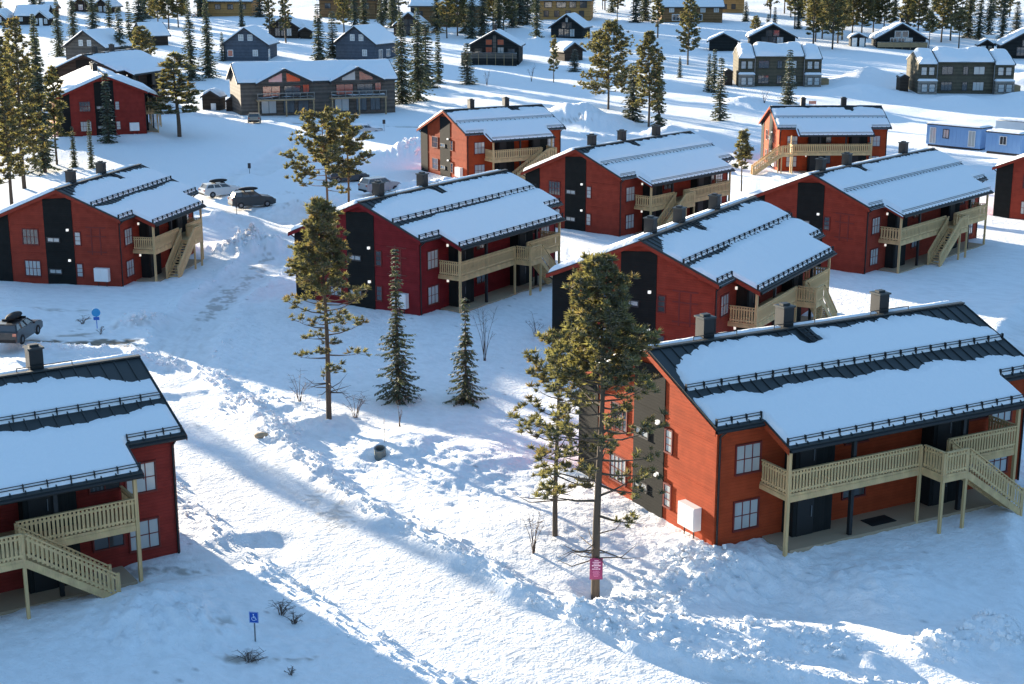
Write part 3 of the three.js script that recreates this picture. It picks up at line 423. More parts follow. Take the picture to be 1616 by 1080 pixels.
// ---------------------------------------------------------------- other buildings
// gabled cabin: origin at the middle of the front gable, ridge running back along +x, gable facing -x
function cabin(o) {
  const g = thing(o.name ?? 'cabin', o.label, o.cat ?? 'cabin', o.x, o.y ?? gyMin(o.x, o.z, 2), o.z, o.yaw * R, o.group); g.scale.setScalar(o.s ?? 1);
  const { w, len: L, eave, peak, wall } = o, over = o.over ?? 0.5, ow = o.ow ?? 0.5, m = (peak - eave) / (w / 2), rf = (u, v) => peak + 0.15 - m * Math.abs(v), hw = w / 2;
  mesh('wall', prismX([[-hw, -1.2], [hw, -1.2], [hw, eave - 0.1], [0, peak - 0.1], [-hw, eave - 0.1]], 0, L), wall, g);
  mesh('roof', merge([slab([[-over, -hw - ow], [L + over, -hw - ow], [L + over, 0], [-over, 0]], rf, 0.2), slab([[-over, 0], [L + over, 0], [L + over, hw + ow], [-over, hw + ow]], rf, 0.2)]), M.roof, g);
  const T = o.snow ?? 0.35, t = (u, v) => { const r = Math.min((u + over - 0.08) / 0.3, (L + over - 0.08 - u) / 0.3, (hw + ow - 0.06 - Math.abs(v)) / 0.25); return T * (r <= 0 ? -0.3 : Math.sqrt(Math.min(1, r))) + 0.06 * fbm(u * 0.6 + o.x, v * 0.6 + o.z, 2); };
  mesh('roof_snow', snowSheet(-over, L + over, -hw - ow, hw + ow, 0.3, (u, v) => peak + 0.15 - m * Math.sqrt(v * v + 0.08), t), M.snow, g);
  for (const [z0, z1] of [[0, hw + ow], [-hw - ow, 0]]) mesh('verge_board', slab([[-over - 0.04, z0], [-over - 0.005, z0], [-over - 0.005, z1], [-over - 0.04, z1]], (u, v) => rf(0, v) - 0.02, 0.26), o.trim ?? M.frameDark, g);
  for (const q of o.front ?? []) windowOn(g, 'u', 0, q[0], q[1], q[2], q[3], q[5] ?? 2, q[6] ?? 2, o.frame ?? M.frameDark, q[4] ?? M.glass, false, 0.06, 0.1);
  for (const q of o.side ?? []) windowOn(g, 'v', hw, q[0], q[1], q[2], q[3], q[5] ?? 2, q[6] ?? 1, o.frame ?? M.frameDark, q[4] ?? M.glass, false, 0.06, 0.1);
  for (const [u, v] of o.chimney ?? []) { const c = mesh('chimney', box(u - 0.35, u + 0.35, rf(u, v) - 0.5, peak + 1.0, v - 0.35, v + 0.35), M.metal, g); mesh('chimney_cap', box(u - 0.42, u + 0.42, peak + 1.002, peak + 1.1, v - 0.42, v + 0.42), M.roof, c); }
  for (const q of o.doors ?? []) { const d = mesh('door', box(-0.07, -0.002, q[1], q[1] + q[3], q[0] - q[2] / 2, q[0] + q[2] / 2), q[4] ?? M.white, g); void d; }
  if (o.terrace) {
    const [d, zt, v0, v1] = o.terrace;
    mesh('terrace', merge([box(-d, -0.002, zt - 0.2, zt, v0, v1), box(-d, -d + 0.06, -0.8, zt - 0.2, v0, v1)]), wall, g);
    mesh('terrace_snow', snowSheet(-d - 0.05, -d + 1, v0, v1, 0.2, () => zt + 0.95, (u) => 0.12 - Math.abs(u + d) * 0.5), M.snow, g);
    mesh('terrace_rail', merge([box(-d, -d + 0.06, zt + 0.85, zt + 0.94, v0, v1), box(-d + 0.01, -d + 0.05, zt, zt + 0.85, v0, v1)]), o.railMat ?? M.woodOld, g);
    for (let v = v0; v <= v1; v += 1.6) ubox('post', -d - 0.06, -d - 0.001, -1, zt + 0.95, v, v + 0.09, M.woodOld, g);
  }
  return g;
}
function gyMin(x, z, r) { let y = 1e9; for (let a = 0; a < 6; a++) y = Math.min(y, ground(x + r * Math.cos(a), z + r * Math.sin(a))); return Math.min(y, ground(x, z)); }
const FW = M.frameWhite, GP = M.glassPale, GD = M.glass;
const blueWins = [[-0.75, 4.0, 0.75, 0.95, GP], [1.0, 4.0, 0.75, 0.95, GP], [-2.9, 1.0, 0.9, 1.1, M.glassRed, 1, 1], [1.9, 1.1, 0.8, 1, GP]];
const glassGable = (k = 1, y = 0.9) => [[-1.5 * k, y, 1.2 * k, 1.5, GD, 2, 1], [0, y, 1.2 * k, 1.5, GD, 2, 1], [1.5 * k, y, 1.2 * k, 1.5, GP, 2, 1], [-0.7 * k, y + 1.75, 1.1 * k, 1.1, GD, 1, 1], [0.7 * k, y + 1.75, 1.1 * k, 1.1, GD, 1, 1]];
const far = 'holiday cabins on the hillside';
cabin({ name: 'gable_house', cat: 'house', x: -55.2, z: -311.4, s: 1.090, yaw: 87, w: 8.4, len: 9, eave: 3.3, peak: 6.2, wall: M.blueGrey, frame: FW, front: blueWins, side: [[1.5, 0.2, 1.2, 2, GP]], label: 'blue-grey gable house with four white-framed windows, left of the pair behind the balcony block' });
cabin({ name: 'gable_house', cat: 'house', x: -32.4, z: -311.4, s: 1.090, yaw: 66, w: 8.6, len: 9, eave: 3.4, peak: 6.4, wall: M.blueGrey, frame: FW, front: [[-0.6, 3.9, 0.8, 1, GP], [1.3, 3.9, 0.8, 1, GP], [2.0, 1.1, 0.8, 1, GP]], side: [[2, 0.3, 1.2, 1.8, GD], [5, 0.8, 1.2, 1.2, GD]], label: 'blue-grey gable house with dark side porch, right of the pair behind the balcony block' });
cabin({ name: 'cabin', x: -54.3, z: -358.4, s: 1.137, yaw: 88, w: 6.2, len: 7, eave: 2.4, peak: 4.4, wall: M.darkBrown, front: glassGable(0.8, 0.6), chimney: [[3, -0.2]], group: far, label: 'dark brown cabin high up between two thin pines, tiny shed at its right' });
cabin({ name: 'shed', cat: 'shed', x: -49.0, z: -357.9, s: 1.136, yaw: 88, w: 2.2, len: 2, eave: 1.8, peak: 2.4, wall: M.darkBrown, label: 'tiny dark shed leaning against the cabin between two thin pines' });
cabin({ name: 'cabin', x: -24.9, z: -363.8, s: 1.142, yaw: 84, w: 6.4, len: 7, eave: 2.2, peak: 4.8, wall: M.darkBrown, front: glassGable(0.8, 0.6), chimney: [[2, 0.6]], group: far, label: 'dark brown cabin partly hidden by the dense spruce cluster' });
cabin({ name: 'gable_house', cat: 'house', x: -86.4, z: -304.6, s: 1.084, yaw: 68, w: 9, len: 8, eave: 3.4, peak: 6.2, wall: M.greyBoards, frame: FW, front: [[-0.9, 3.6, 0.7, 0.9, GP], [1.0, 3.6, 0.7, 0.9, GP]], label: 'weathered grey gable house with two small windows above the dark brown roof' });
cabin({ name: 'cabin', x: -84.5, z: -341.5, s: 1.120, yaw: 40, w: 5.6, len: 5, eave: 2.2, peak: 4.4, wall: M.darkBrown, side: [[1, 0.5, 1, 1.5, GD, 1, 1]], group: far, label: 'dark windowless cabin with broad snowy roof at upper left, beside a snow mound' });
cabin({ name: 'cabin', x: -3.6, z: -305.4, s: 1.085, yaw: 84, w: 9.2, len: 8, eave: 3.6, peak: 6.2, wall: M.cabinBlack, snow: 0.14, front: [[-1.0, 1.5, 1.1, 1.7, M.glassRed, 2, 1], [1.2, 1.5, 1.1, 1.7, GP, 2, 1], [-1.0, 3.7, 1.1, 0.9, M.glassRed, 1, 1], [1.2, 3.7, 1.1, 0.9, M.glassRed, 1, 1], [-3, 1.5, 1.2, 1.4, GD], [3.2, 1.5, 1.2, 1.4, GD]], doors: [[0.05, 0, 0.6, 5.4, M.greyBoards]], chimney: [[3, -0.2]], terrace: [1.8, 1.3, -6, 4.4], railMat: M.greyBoards, group: far, label: 'black glazed cabin with wide raised terrace in the upper centre' });
cabin({ name: 'cabin', x: 13.0, z: -359.2, s: 1.137, yaw: 74, w: 6.8, len: 7, eave: 2.5, peak: 4.9, wall: M.cabinBlack, front: [...glassGable(0.8, 0.5), [0, 3.3, 0.5, 1, GP, 1, 1]], group: far, label: 'black gabled cabin above the small shed, below the timber block' });
cabin({ name: 'shed', cat: 'shed', x: 12.9, z: -314.4, s: 1.093, yaw: 118, w: 4, len: 4.4, eave: 2.1, peak: 3.4, wall: M.darkBrown, label: 'dark shed with half-lit snowy roof left of the big lone pine' });
const blk = (o) => cabin({ name: 'timber_block', cat: 'apartment building', snow: 0.3, ...o });
blk({ x: 7.9, z: -411.6, s: 1.191, yaw: -8, w: 7, len: 11.6, eave: 4.2, peak: 5.6, wall: M.ochre, side: [[2, 2.6, 1.6, 1.1], [5, 2.6, 2, 1.1], [7.6, 2.6, 1.4, 1.2], [10, 2.6, 1.4, 1.2], [1.6, 0.6, 1, 1.2], [4, 0.6, 1, 1.2], [6.6, 0.6, 1, 1.2], [9.6, 0.6, 1, 1.2]], chimney: [[3.5, 0.5]], label: 'ochre timber apartment block at the top edge, right of centre' });
blk({ x: -86.7, z: -423.8, s: 1.204, yaw: -8, w: 7, len: 13, eave: 3.4, peak: 5, wall: M.ochre, side: [[2, 1.6, 1.2, 1], [5, 1.6, 1.2, 1], [8, 1.6, 1.2, 1], [11, 1.6, 1.2, 1]], label: 'ochre timber block at the top edge behind the upper left spruces' });
blk({ x: -52.1, z: -418.2, s: 1.198, yaw: -8, w: 7, len: 13, eave: 4, peak: 5.4, wall: M.brown, side: [[2, 2, 1.2, 1], [5, 2, 1.2, 1], [8, 2, 1.2, 1], [11, 2, 1.2, 1]], label: 'brown timber block at the top edge above the two blue-grey houses' });
blk({ x: -25.7, z: -390.7, s: 1.170, yaw: -3, w: 7, len: 15.5, eave: 4.2, peak: 5.6, wall: M.brown, side: [[2, 2, 1.2, 1], [6, 2, 1.2, 1], [10, 2, 1.2, 1], [13, 2, 1.2, 1]], label: 'long brown timber block mostly hidden behind the dense trees at top centre' });
blk({ x: 39.5, z: -403.3, s: 1.183, yaw: 2, w: 8, len: 13.4, eave: 3.4, peak: 5.8, wall: M.brown, frame: FW, side: [[2, 2.2, 0.9, 0.9, GP], [6, 2.2, 0.9, 0.9, GP], [9, 2.2, 0.9, 0.9, GP], [12, 2.2, 0.9, 0.9, GP], [3, 0.4, 1.6, 1.2], [8, 0.4, 1.6, 1.2]], label: 'brown timber block with broad snowy roof behind the tall thin pine, top right of centre' });
blk({ x: 58.2, z: -431.5, s: 1.212, yaw: 0, w: 7, len: 6, eave: 3.4, peak: 5, wall: M.ochre, side: [[1.5, 0.8, 0.8, 1], [3.5, 0.8, 0.8, 1]], label: 'small ochre block clipped by the top edge beside the brown timber block' });
cabin({ name: 'shed', cat: 'shed', x: 46.4, z: -330.5, s: 1.109, yaw: 82, w: 5.6, len: 5, eave: 2.1, peak: 3.5, wall: M.cabinBlack, label: 'low black shed left of the black cabin behind the left grey block' });
cabin({ name: 'cabin', x: 58.3, z: -337.3, s: 1.116, yaw: 84, w: 9, len: 8, eave: 2.2, peak: 4.6, wall: M.cabinBlack, front: glassGable(1, 0.6), group: far, label: 'black glazed cabin rising behind the left grey block' });
cabin({ name: 'hut', cat: 'hut', x: 77.7, z: -338.1, s: 1.116, yaw: 86, w: 3, len: 2.6, eave: 1.9, peak: 2.6, wall: M.cabinBlack, over: 0.3, ow: 0.35, doors: [[-0.75, 0.1, 1.0, 1.7], [0.75, 0.1, 1.0, 1.7]], label: 'tiny black hut with two white doors between the grey blocks' });
cabin({ name: 'cabin', x: 86.7, z: -335.6, s: 1.114, yaw: 84, w: 9.6, len: 8, eave: 2.2, peak: 5, wall: M.cabinBlack, frame: FW, front: glassGable(1, 0.7), chimney: [[1.6, 0.1]], terrace: [1.4, 0.5, -4.8, 5], group: far, label: 'black cabin with tall glazed gable and chimney behind the right grey block' });
cabin({ name: 'hut', cat: 'hut', x: 103.2, z: -327.3, s: 1.106, yaw: 84, w: 2.9, len: 2.4, eave: 1.7, peak: 2.6, wall: M.cabinBlack, over: 0.3, ow: 0.35, doors: [[-0.6, 0.1, 0.9, 1.4], [0.7, 0.1, 0.7, 1.4, M.greyLight]], label: 'tiny black hut with pale door left of the cabin at the right edge' });
cabin({ name: 'cabin', x: 109.1, z: -317.1, s: 1.096, yaw: 80, w: 10, len: 8, eave: 2.7, peak: 5.6, wall: M.cabinBlack, front: glassGable(1.1, 0.7), group: far, label: 'black glazed cabin cut off by the right edge of the picture' });
const tl = { wall: M.darkBrown, frame: FW, trim: M.frameWhite };
cabin({ ...tl, x: -121.2, z: -388.9, s: 1.168, yaw: 84, w: 3.2, len: 3, eave: 2, peak: 3.3, doors: [[0, 0, 0.8, 1.8]], front: [[-1.1, 0.7, 0.5, 0.9, GP, 1, 1], [1.1, 0.7, 0.5, 0.9, GP, 1, 1]], name: 'cabin', group: far, label: 'white-trimmed brown cabin porch with white door at far upper left' });
cabin({ ...tl, x: -128.6, z: -395.2, s: 1.174, yaw: 3, w: 6, len: 6.5, eave: 2, peak: 3.9, side: [[1, 0.8, 0.6, 0.9, GP], [5.4, 0.8, 0.6, 0.9, GP]], name: 'cabin', group: far, label: 'long white-trimmed brown cabin at far upper left behind its porch gable' });
cabin({ ...tl, x: -133.4, z: -391.4, s: 1.170, yaw: 84, w: 4, len: 5, eave: 1.9, peak: 3.5, front: [[0.6, 0.8, 0.8, 1, GP]], name: 'cabin', group: far, label: 'white-trimmed brown cabin touching the left edge near the top' });
cabin({ x: -130.7, z: -419.1, s: 1.199, yaw: 2, w: 4, len: 3.8, eave: 1.7, peak: 2.6, wall: M.redD, snow: 0.5, name: 'garage', cat: 'garage', label: 'low dark red garage with thick snow cap at far upper left' });
cabin({ ...tl, x: -122.7, z: -431.1, s: 1.212, yaw: 86, w: 4.4, len: 4, eave: 1.7, peak: 3.4, front: [[0, 0.6, 0.8, 1, GP]], name: 'cabin', group: far, label: 'brown cabin with white trim at the top edge, left of the tall spruce' });
cabin({ ...tl, x: -116.1, z: -429.2, s: 1.210, yaw: 78, w: 4.4, len: 5, eave: 1.7, peak: 3.4, front: [[-0.5, 0.5, 0.6, 1, GP], [0.8, 0.5, 0.6, 1, GP]], name: 'cabin', group: far, label: 'brown cabin with white trim at the top edge, right of the tall spruce' });
cabin({ x: -47.9, z: -237.2, s: 1.030, yaw: 80, w: 2.8, len: 2.6, eave: 2.1, peak: 2.9, wall: M.darkBrown, over: 0.2, ow: 0.25, snow: 0.45, doors: [[0.4, 0.1, 0.8, 1.0]], name: 'shed', cat: 'shed', label: 'small brown shed with rounded snow cap left of the balcony block' });
cabin({ x: -44.5, z: -236.1, s: 1.029, yaw: 84, w: 1.6, len: 2, eave: 1.6, peak: 2.1, wall: M.darkBrown, over: 0.1, ow: 0.1, snow: 0.1, name: 'shed', cat: 'shed', label: 'narrow dark shed squeezed between the capped shed and the balcony block' });

cabin({ name: 'gable_house', cat: 'house', x: -68.2, z: -138.4, yaw: 38, w: 10, len: 7.5, eave: 5.2, peak: 7.7, wall: M.redB, label: 'red house just outside the left edge, shading the car park' });
// grey two-storey block with two gabled balcony bays
{
  const x0 = -43.2, z0 = -233.1, yaw = 20, L = 24, w = 9.4, eave = 5.0, peak = 7.4;
  const g = cabin({ name: 'balcony_block', cat: 'apartment building', x: x0, z: z0, s: 1.02, yaw, w, len: L, eave, peak, wall: M.greyBoards, over: 0.5, ow: 0.4, snow: 0.3, label: 'wide grey timber block with two gabled balcony bays, upper left of centre' });
  const hw = w / 2, F = hw + 0.5;
  for (const uc of [6.6, 17.9]) {
    const pk = 6.9, half = 4.4, mm = (pk - 4.75) / half, rf = (u, v) => pk - mm * Math.abs(u - uc);
    const roofPoly = (a, b) => slab([[a, 0.4], [b, 0.4], [b, F + 0.9], [a, F + 0.9]], (u, v) => rf(u, v) + 0.12, 0.26);
    mesh('bay_roof', merge([roofPoly(uc - half, uc), roofPoly(uc, uc + half)]), M.frameDark, g);
    mesh('roof_snow', snowSheet(uc - half, uc + half, 0.4, F + 0.8, 0.3, (u, v) => pk + 0.12 - mm * Math.sqrt((u - uc) ** 2 + 0.3), (u, v) => 0.3 * Math.sqrt(clamp(Math.min((half - Math.abs(u - uc)) / 0.3, (F + 0.8 - v) / 0.3))) - 0.03), M.snow, g);
    mesh('bay_wall', slab([[uc - half + 0.2, 0.5], [uc + half - 0.2, 0.5], [uc + half - 0.2, hw + 0.55], [uc - half + 0.2, hw + 0.55]], () => 4.7, 0.25), M.greyBoards, g);
    { const sh = new THREE.Shape([[-half + 0.2, 4.6], [half - 0.2, 4.6], [half - 0.2, 4.72], [0, pk - 0.16], [-half + 0.2, 4.72]].map(([x, y]) => new THREE.Vector2(x + uc, y))); const eg = new THREE.ExtrudeGeometry(sh, { depth: hw, bevelEnabled: false }); eg.translate(0, 0, 0.55); mesh('bay_gable', mUV(eg), M.greyBoards, g); }
    for (const s of [-1, 1]) { const sh = new THREE.Shape([[s * 0.35, 5.0], [s * 2.4, 5.0], [s * 2.4, 5.35], [s * 0.35, 6.3]].map(([x, y]) => new THREE.Vector2(x + uc, y))); const eg = new THREE.ExtrudeGeometry(sh, { depth: 0.03, bevelEnabled: false }); eg.translate(0, 0, hw + 0.552); mesh('gable_pane', mUV(eg), s > 0 ? M.glassRed : GP, g); }
    for (const [c, wd, y, hh, mt] of [[uc - 1.9, 2.6, 2.8, 1.5, M.glassRed], [uc + 1.3, 2.4, 2.8, 1.5, GD], [uc + 3.4, 0.9, 3.3, 1.2, M.glassRed], [uc - 2.4, 2.2, 0.3, 1.9, GP], [uc + 0.7, 1.6, 0.3, 1.9, GD], [uc + 2.9, 1.5, 0.3, 1.9, GD]]) windowOn(g, 'v', hw, c, y, wd, hh, 2, 1, M.frameDark, mt, false, 0.06);
    mesh('balcony_deck', box(uc - 4.4, uc + 4.4, 2.25, 2.45, hw + 0.08, hw + 1.6), M.woodOld, g);
    mesh('balcony_snow', snowSheet(uc - 4.2, uc + 4.2, hw + 0.4, hw + 1.5, 0.25, () => 2.45, (u, v) => 0.35 + 0.1 * vn(u, v)), M.snow, g);
    mesh('balcony_rail', merge([box(uc - 4.4, uc + 4.4, 3.3, 3.4, hw + 1.52, hw + 1.6), box(uc - 4.4, uc + 4.4, 2.45, 2.55, hw + 1.53, hw + 1.59)]), M.greyLight, g);
    for (let u = uc - 4.3; u <= uc + 4.31; u += 1.075) ubox('rail_post', u - 0.04, u + 0.04, 2.46, 3.3, hw + 1.5, hw + 1.62, M.greyLight, g);
    for (const u of [-4.2, 0, 4.2]) ubox('post', uc + u - 0.1, uc + u + 0.1, -0.8, 2.25, hw + 1.3, hw + 1.5, M.woodOld, g);
  }
}
// two grey blocks with thick rounded snow on three roof sections
function greyBlock(x, z, yaw, L, label) {
  const g = thing('terrace_block', label, 'apartment building', x, gyMin(x + L / 2, z, 3) + 0.1, z, yaw * R, 'grey blocks with bay windows'); g.scale.setScalar(1.06);
  const secs = [[0, L * 0.2, 0.35, 4.9, M.blockBrown], [L * 0.2, L * 0.79, 0, 5.1, M.blockBrown], [L * 0.79, L, 0.35, 4.8, M.blockBrown]];
  for (const [u0, u1, out, h, mat] of secs) {
    mesh('wall', prismX([[-8, -1.5], [out, -1.5], [out, h], [-4, h + 1.4], [-8, h]], u0 + 0.01, u1 - 0.01), mat, g);
    const rf = (u, v) => h + 0.2 + 1.4 * (1 - Math.abs(v + 4) / 4.2);
    mesh('roof', merge([slab([[u0 - 0.06, -8.4], [u1 + 0.06, -8.4], [u1 + 0.06, -4], [u0 - 0.06, -4]], rf, 0.2), slab([[u0 - 0.06, -4], [u1 + 0.06, -4], [u1 + 0.06, out + 0.5], [u0 - 0.06, out + 0.5]], rf, 0.2)]), M.roof, g);
    mesh('roof_snow', snowSheet(u0, u1, -8.3, out + 0.55, 0.22, rf, (u, v) => { const r = Math.min((u - u0 - 0.1) / 0.5, (u1 - 0.1 - u) / 0.5, (out + 0.5 - v) / 0.5); return r <= 0 ? -0.1 : (0.5 + 0.16 * Math.sin((u - u0) * 1.1)) * Math.sqrt(Math.min(1, r)) + 0.05 * vn(u * 2, v * 2); }), M.snow, g);
  }
  for (const [u0, u1] of [[0.1, L * 0.195], [L * 0.8, L - 0.1]]) {
    mesh('bay', box(u0, u1, -1.2, 2.1, 0.36, 1.3), M.greyLight, g);
    mesh('bay_snow', snowSheet(u0 - 0.1, u1 + 0.1, 0.36, 1.45, 0.15, () => 2.1, (u, v) => 0.32 * Math.sqrt(clamp(Math.min((u - u0 + 0.1) / 0.3, (u1 + 0.1 - u) / 0.3, (1.45 - v) / 0.25))) - 0.02), M.snow, g);
    const w = u1 - u0; for (const k of [0.3, 0.72]) { windowOn(g, 'v', 1.3, u0 + w * k, 0.35, w * 0.3, 1.2, 1, 2, M.frameDark, GP, false); windowOn(g, 'v', 0.35, u0 + w * k, 3, w * 0.28, 1.2, 1, 2, M.frameDark, GP, false); }
  }
  for (const [k, w, mt] of [[0.31, 1.7, GD], [0.5, 0.7, GD], [0.64, 1.7, GP]]) { windowOn(g, 'v', 0, L * k, 3.1, w, 1.2, 2, 1, M.frameDark, mt, false); windowOn(g, 'v', 0, L * k, 0.5, w, 1.3, 3, 1, M.frameDark, mt, false); }
  for (const u of [L * 0.2, L * 0.79]) ubox('downpipe', u - 0.05, u + 0.05, -1, 5, 0.4, 0.5, M.steel, g);
  ubox('side_terrace', L + 0.02, L + 1.6, -0.8, 1.2, -4, -1, M.woodOld, g);
  return g;
}
greyBlock(41.1, -272.8, -2, 14.2, 'grey block with thick wavy roof snow, left of the two, spruce in front');
greyBlock(70.3, -259.9, -2, 15.6, 'grey block with thick wavy roof snow, right of the two, near the right edge');
for (const [x, z, l] of [[40.4, -273.2, 'dark lean-to shed at the left end of the left grey block'], [69.3, -260.8, 'dark lean-to shed at the left end of the right grey block']]) cabin({ name: 'shed', cat: 'shed', x: x - 0.9, z, yaw: 88, w: 1.5, len: 3, eave: 2.6, peak: 3.0, wall: M.darkBrown, over: 0.1, ow: 0.1, snow: 0.12, label: l });

// site cabins and the white container
function siteCabin(x, z, yaw, L, W, H, label, wins, mat, name = 'site_cabin') {
  const g = thing(name, label, name === 'site_cabin' ? 'site cabin' : 'container', x, ground(x + L / 2 * Math.cos(yaw * R), z - L / 2 * Math.sin(yaw * R)) + 0.05, z, yaw * R);
  mesh('body', merge([box(0, L, 0.25, H, -W, 0)]), mat, g);
  const ribs = []; for (let u = 0.3; u < L; u += 0.6) ribs.push(box(u, u + 0.06, 0.3, H - 0.15, 0.001, 0.025)); mesh('cladding_ribs', merge(ribs), mat, g).userData.kind = 'stuff';
  if (name === 'site_cabin') mesh('roof_trim', merge([box(-0.06, L + 0.06, H, H + 0.14, -W - 0.06, 0.08)]), M.frameDark, g);
  mesh('roof_snow', snowSheet(-0.05, L + 0.05, -W, 0.06, 0.2, () => H + 0.13, (u, v) => 0.22 * Math.sqrt(clamp(Math.min((u + 0.05) / 0.3, (L + 0.05 - u) / 0.3, (0.06 - v) / 0.3, (v + W) / 0.3))) - 0.02), M.snow, g);
  mesh('runner', merge([box(0.2, L - 0.2, -0.4, 0.25, -0.3, -0.1), box(0.2, L - 0.2, -0.4, 0.25, -W + 0.1, -W + 0.3)]), M.frameDark, g);
  for (const [u, y, w, h, mt, fr] of wins) windowOn(g, 'v', 0.026, u, y, w, h, 2, 1, fr ?? M.frameDark, mt, false, 0.05);
  return g;
}
siteCabin(56.9, -203.6, -47, 8.2, 2.8, 2.9, 'long pale blue site cabin with snow on its roof, right side', [[1, 0.5, 0.8, 2, GP, FW], [3, 1.3, 0.8, 1.1, GP], [6.9, 0.5, 0.9, 2, GP, FW]], M.containerBlue);
siteCabin(62.6, -195.8, -50, 5.2, 3, 2.7, 'short bright blue site cabin next to the right edge', [[2.6, 1.3, 0.9, 1.0, GD, FW]], M.containerBlue);
siteCabin(65.6, -201.5, -45, 6, 2.6, 3.4, 'white box container behind the short blue site cabin', [], M.white, 'white_container');

// ---------------------------------------------------------------- trees
function tri(P, K, a, b, c, k) { P.push(a.x, a.y, a.z, b.x, b.y, b.z, c.x, c.y, c.z); for (let i = 0; i < 3; i++) K.push(k[0], k[1], k[2]); }
function foliage(P, K) { const g = new THREE.BufferGeometry(); g.setAttribute('position', new THREE.Float32BufferAttribute(P, 3)); g.setAttribute('color', new THREE.Float32BufferAttribute(K, 3)); g.computeVertexNormals(); return g; }
function spruceGeo(h, w, seed, det, thinTop = 0) {
  const r = rng(seed), P = [], K = [], br = [], wood = [tube([V(0, -0.4, 0), V(0, h * 0.5, 0), V(0, h, 0)], [0.02 + h * 0.013, 0.015 + h * 0.008, 0.012], 6)];
  const y0 = h * 0.05, step = det >= 2 ? 0.22 : det ? 0.3 : 0.42;
  for (let y = y0; y < h - 0.1; y += step * (0.7 + 0.6 * r())) {
    const t = (y - y0) / (h - y0); let rad = w / 2 * Math.pow(1 - t, 0.85) * (0.9 + 0.1 * Math.sin(y * 2.1)) + 0.1; if (thinTop && t > thinTop) rad = Math.max(0.14, rad * 0.55);
    const n = det >= 2 ? 7 : det ? 6 : 5, ph = r() * 6.28;
    for (let k = 0; k < n; k++) {
      if (r() < 0.1) continue;
      const az = ph + k / n * 6.28 + (r() - 0.5) * 0.6, len = rad * (0.6 + 0.55 * r()), dr = 0.15 + 0.35 * (1 - t) + 0.15 * r(), ca = Math.cos(az), sa = Math.sin(az);
      const at = (q) => V(ca * len * q, y - dr * len * q * (1 - 0.35 * q * q) + 0.05 * q, sa * len * q);
      if (det >= 2 && len > 0.3) wood.push(tube([at(0), at(0.6), at(1)], [0.018, 0.011, 0.005], 3));
      const ns = Math.max(2, Math.round(len / (det >= 2 ? 0.1 : det ? 0.17 : 0.3))), bright = 0.65 + 0.7 * r();
      for (let s = 0; s < ns; s++) {
        const q = (s + 0.5 + (r() - 0.5) * 0.6) / ns, o = at(q);
        for (const sd of [-1, 1]) {
          const l = (det >= 2 ? 0.24 : det ? 0.42 : 0.5) * (0.7 + 0.6 * r()) * (1.1 - 0.4 * q), wd = l * (det >= 2 ? 0.5 : 0.62), a2 = az + sd * (0.5 + 0.5 * r()), c = Math.cos(a2), sn = Math.sin(a2), dn = -0.25 - 0.5 * r();
          const tip = V(o.x + c * l, o.y + dn * l, o.z + sn * l), mx = o.clone().lerp(tip, 0.45), px = V(-sn * wd * 0.5, (r() - 0.5) * wd * 0.8, c * wd * 0.5);
          const e = bright * (0.8 + 0.4 * r()), kk = [0.075 * e, 0.088 * e, 0.034 * e];
          tri(P, K, o, mx.clone().add(px), tip, kk); tri(P, K, o, tip, mx.clone().sub(px), kk);
        }
      }
    }
  }
  return { trunk: merge(wood), crown: foliage(P, K) };
}
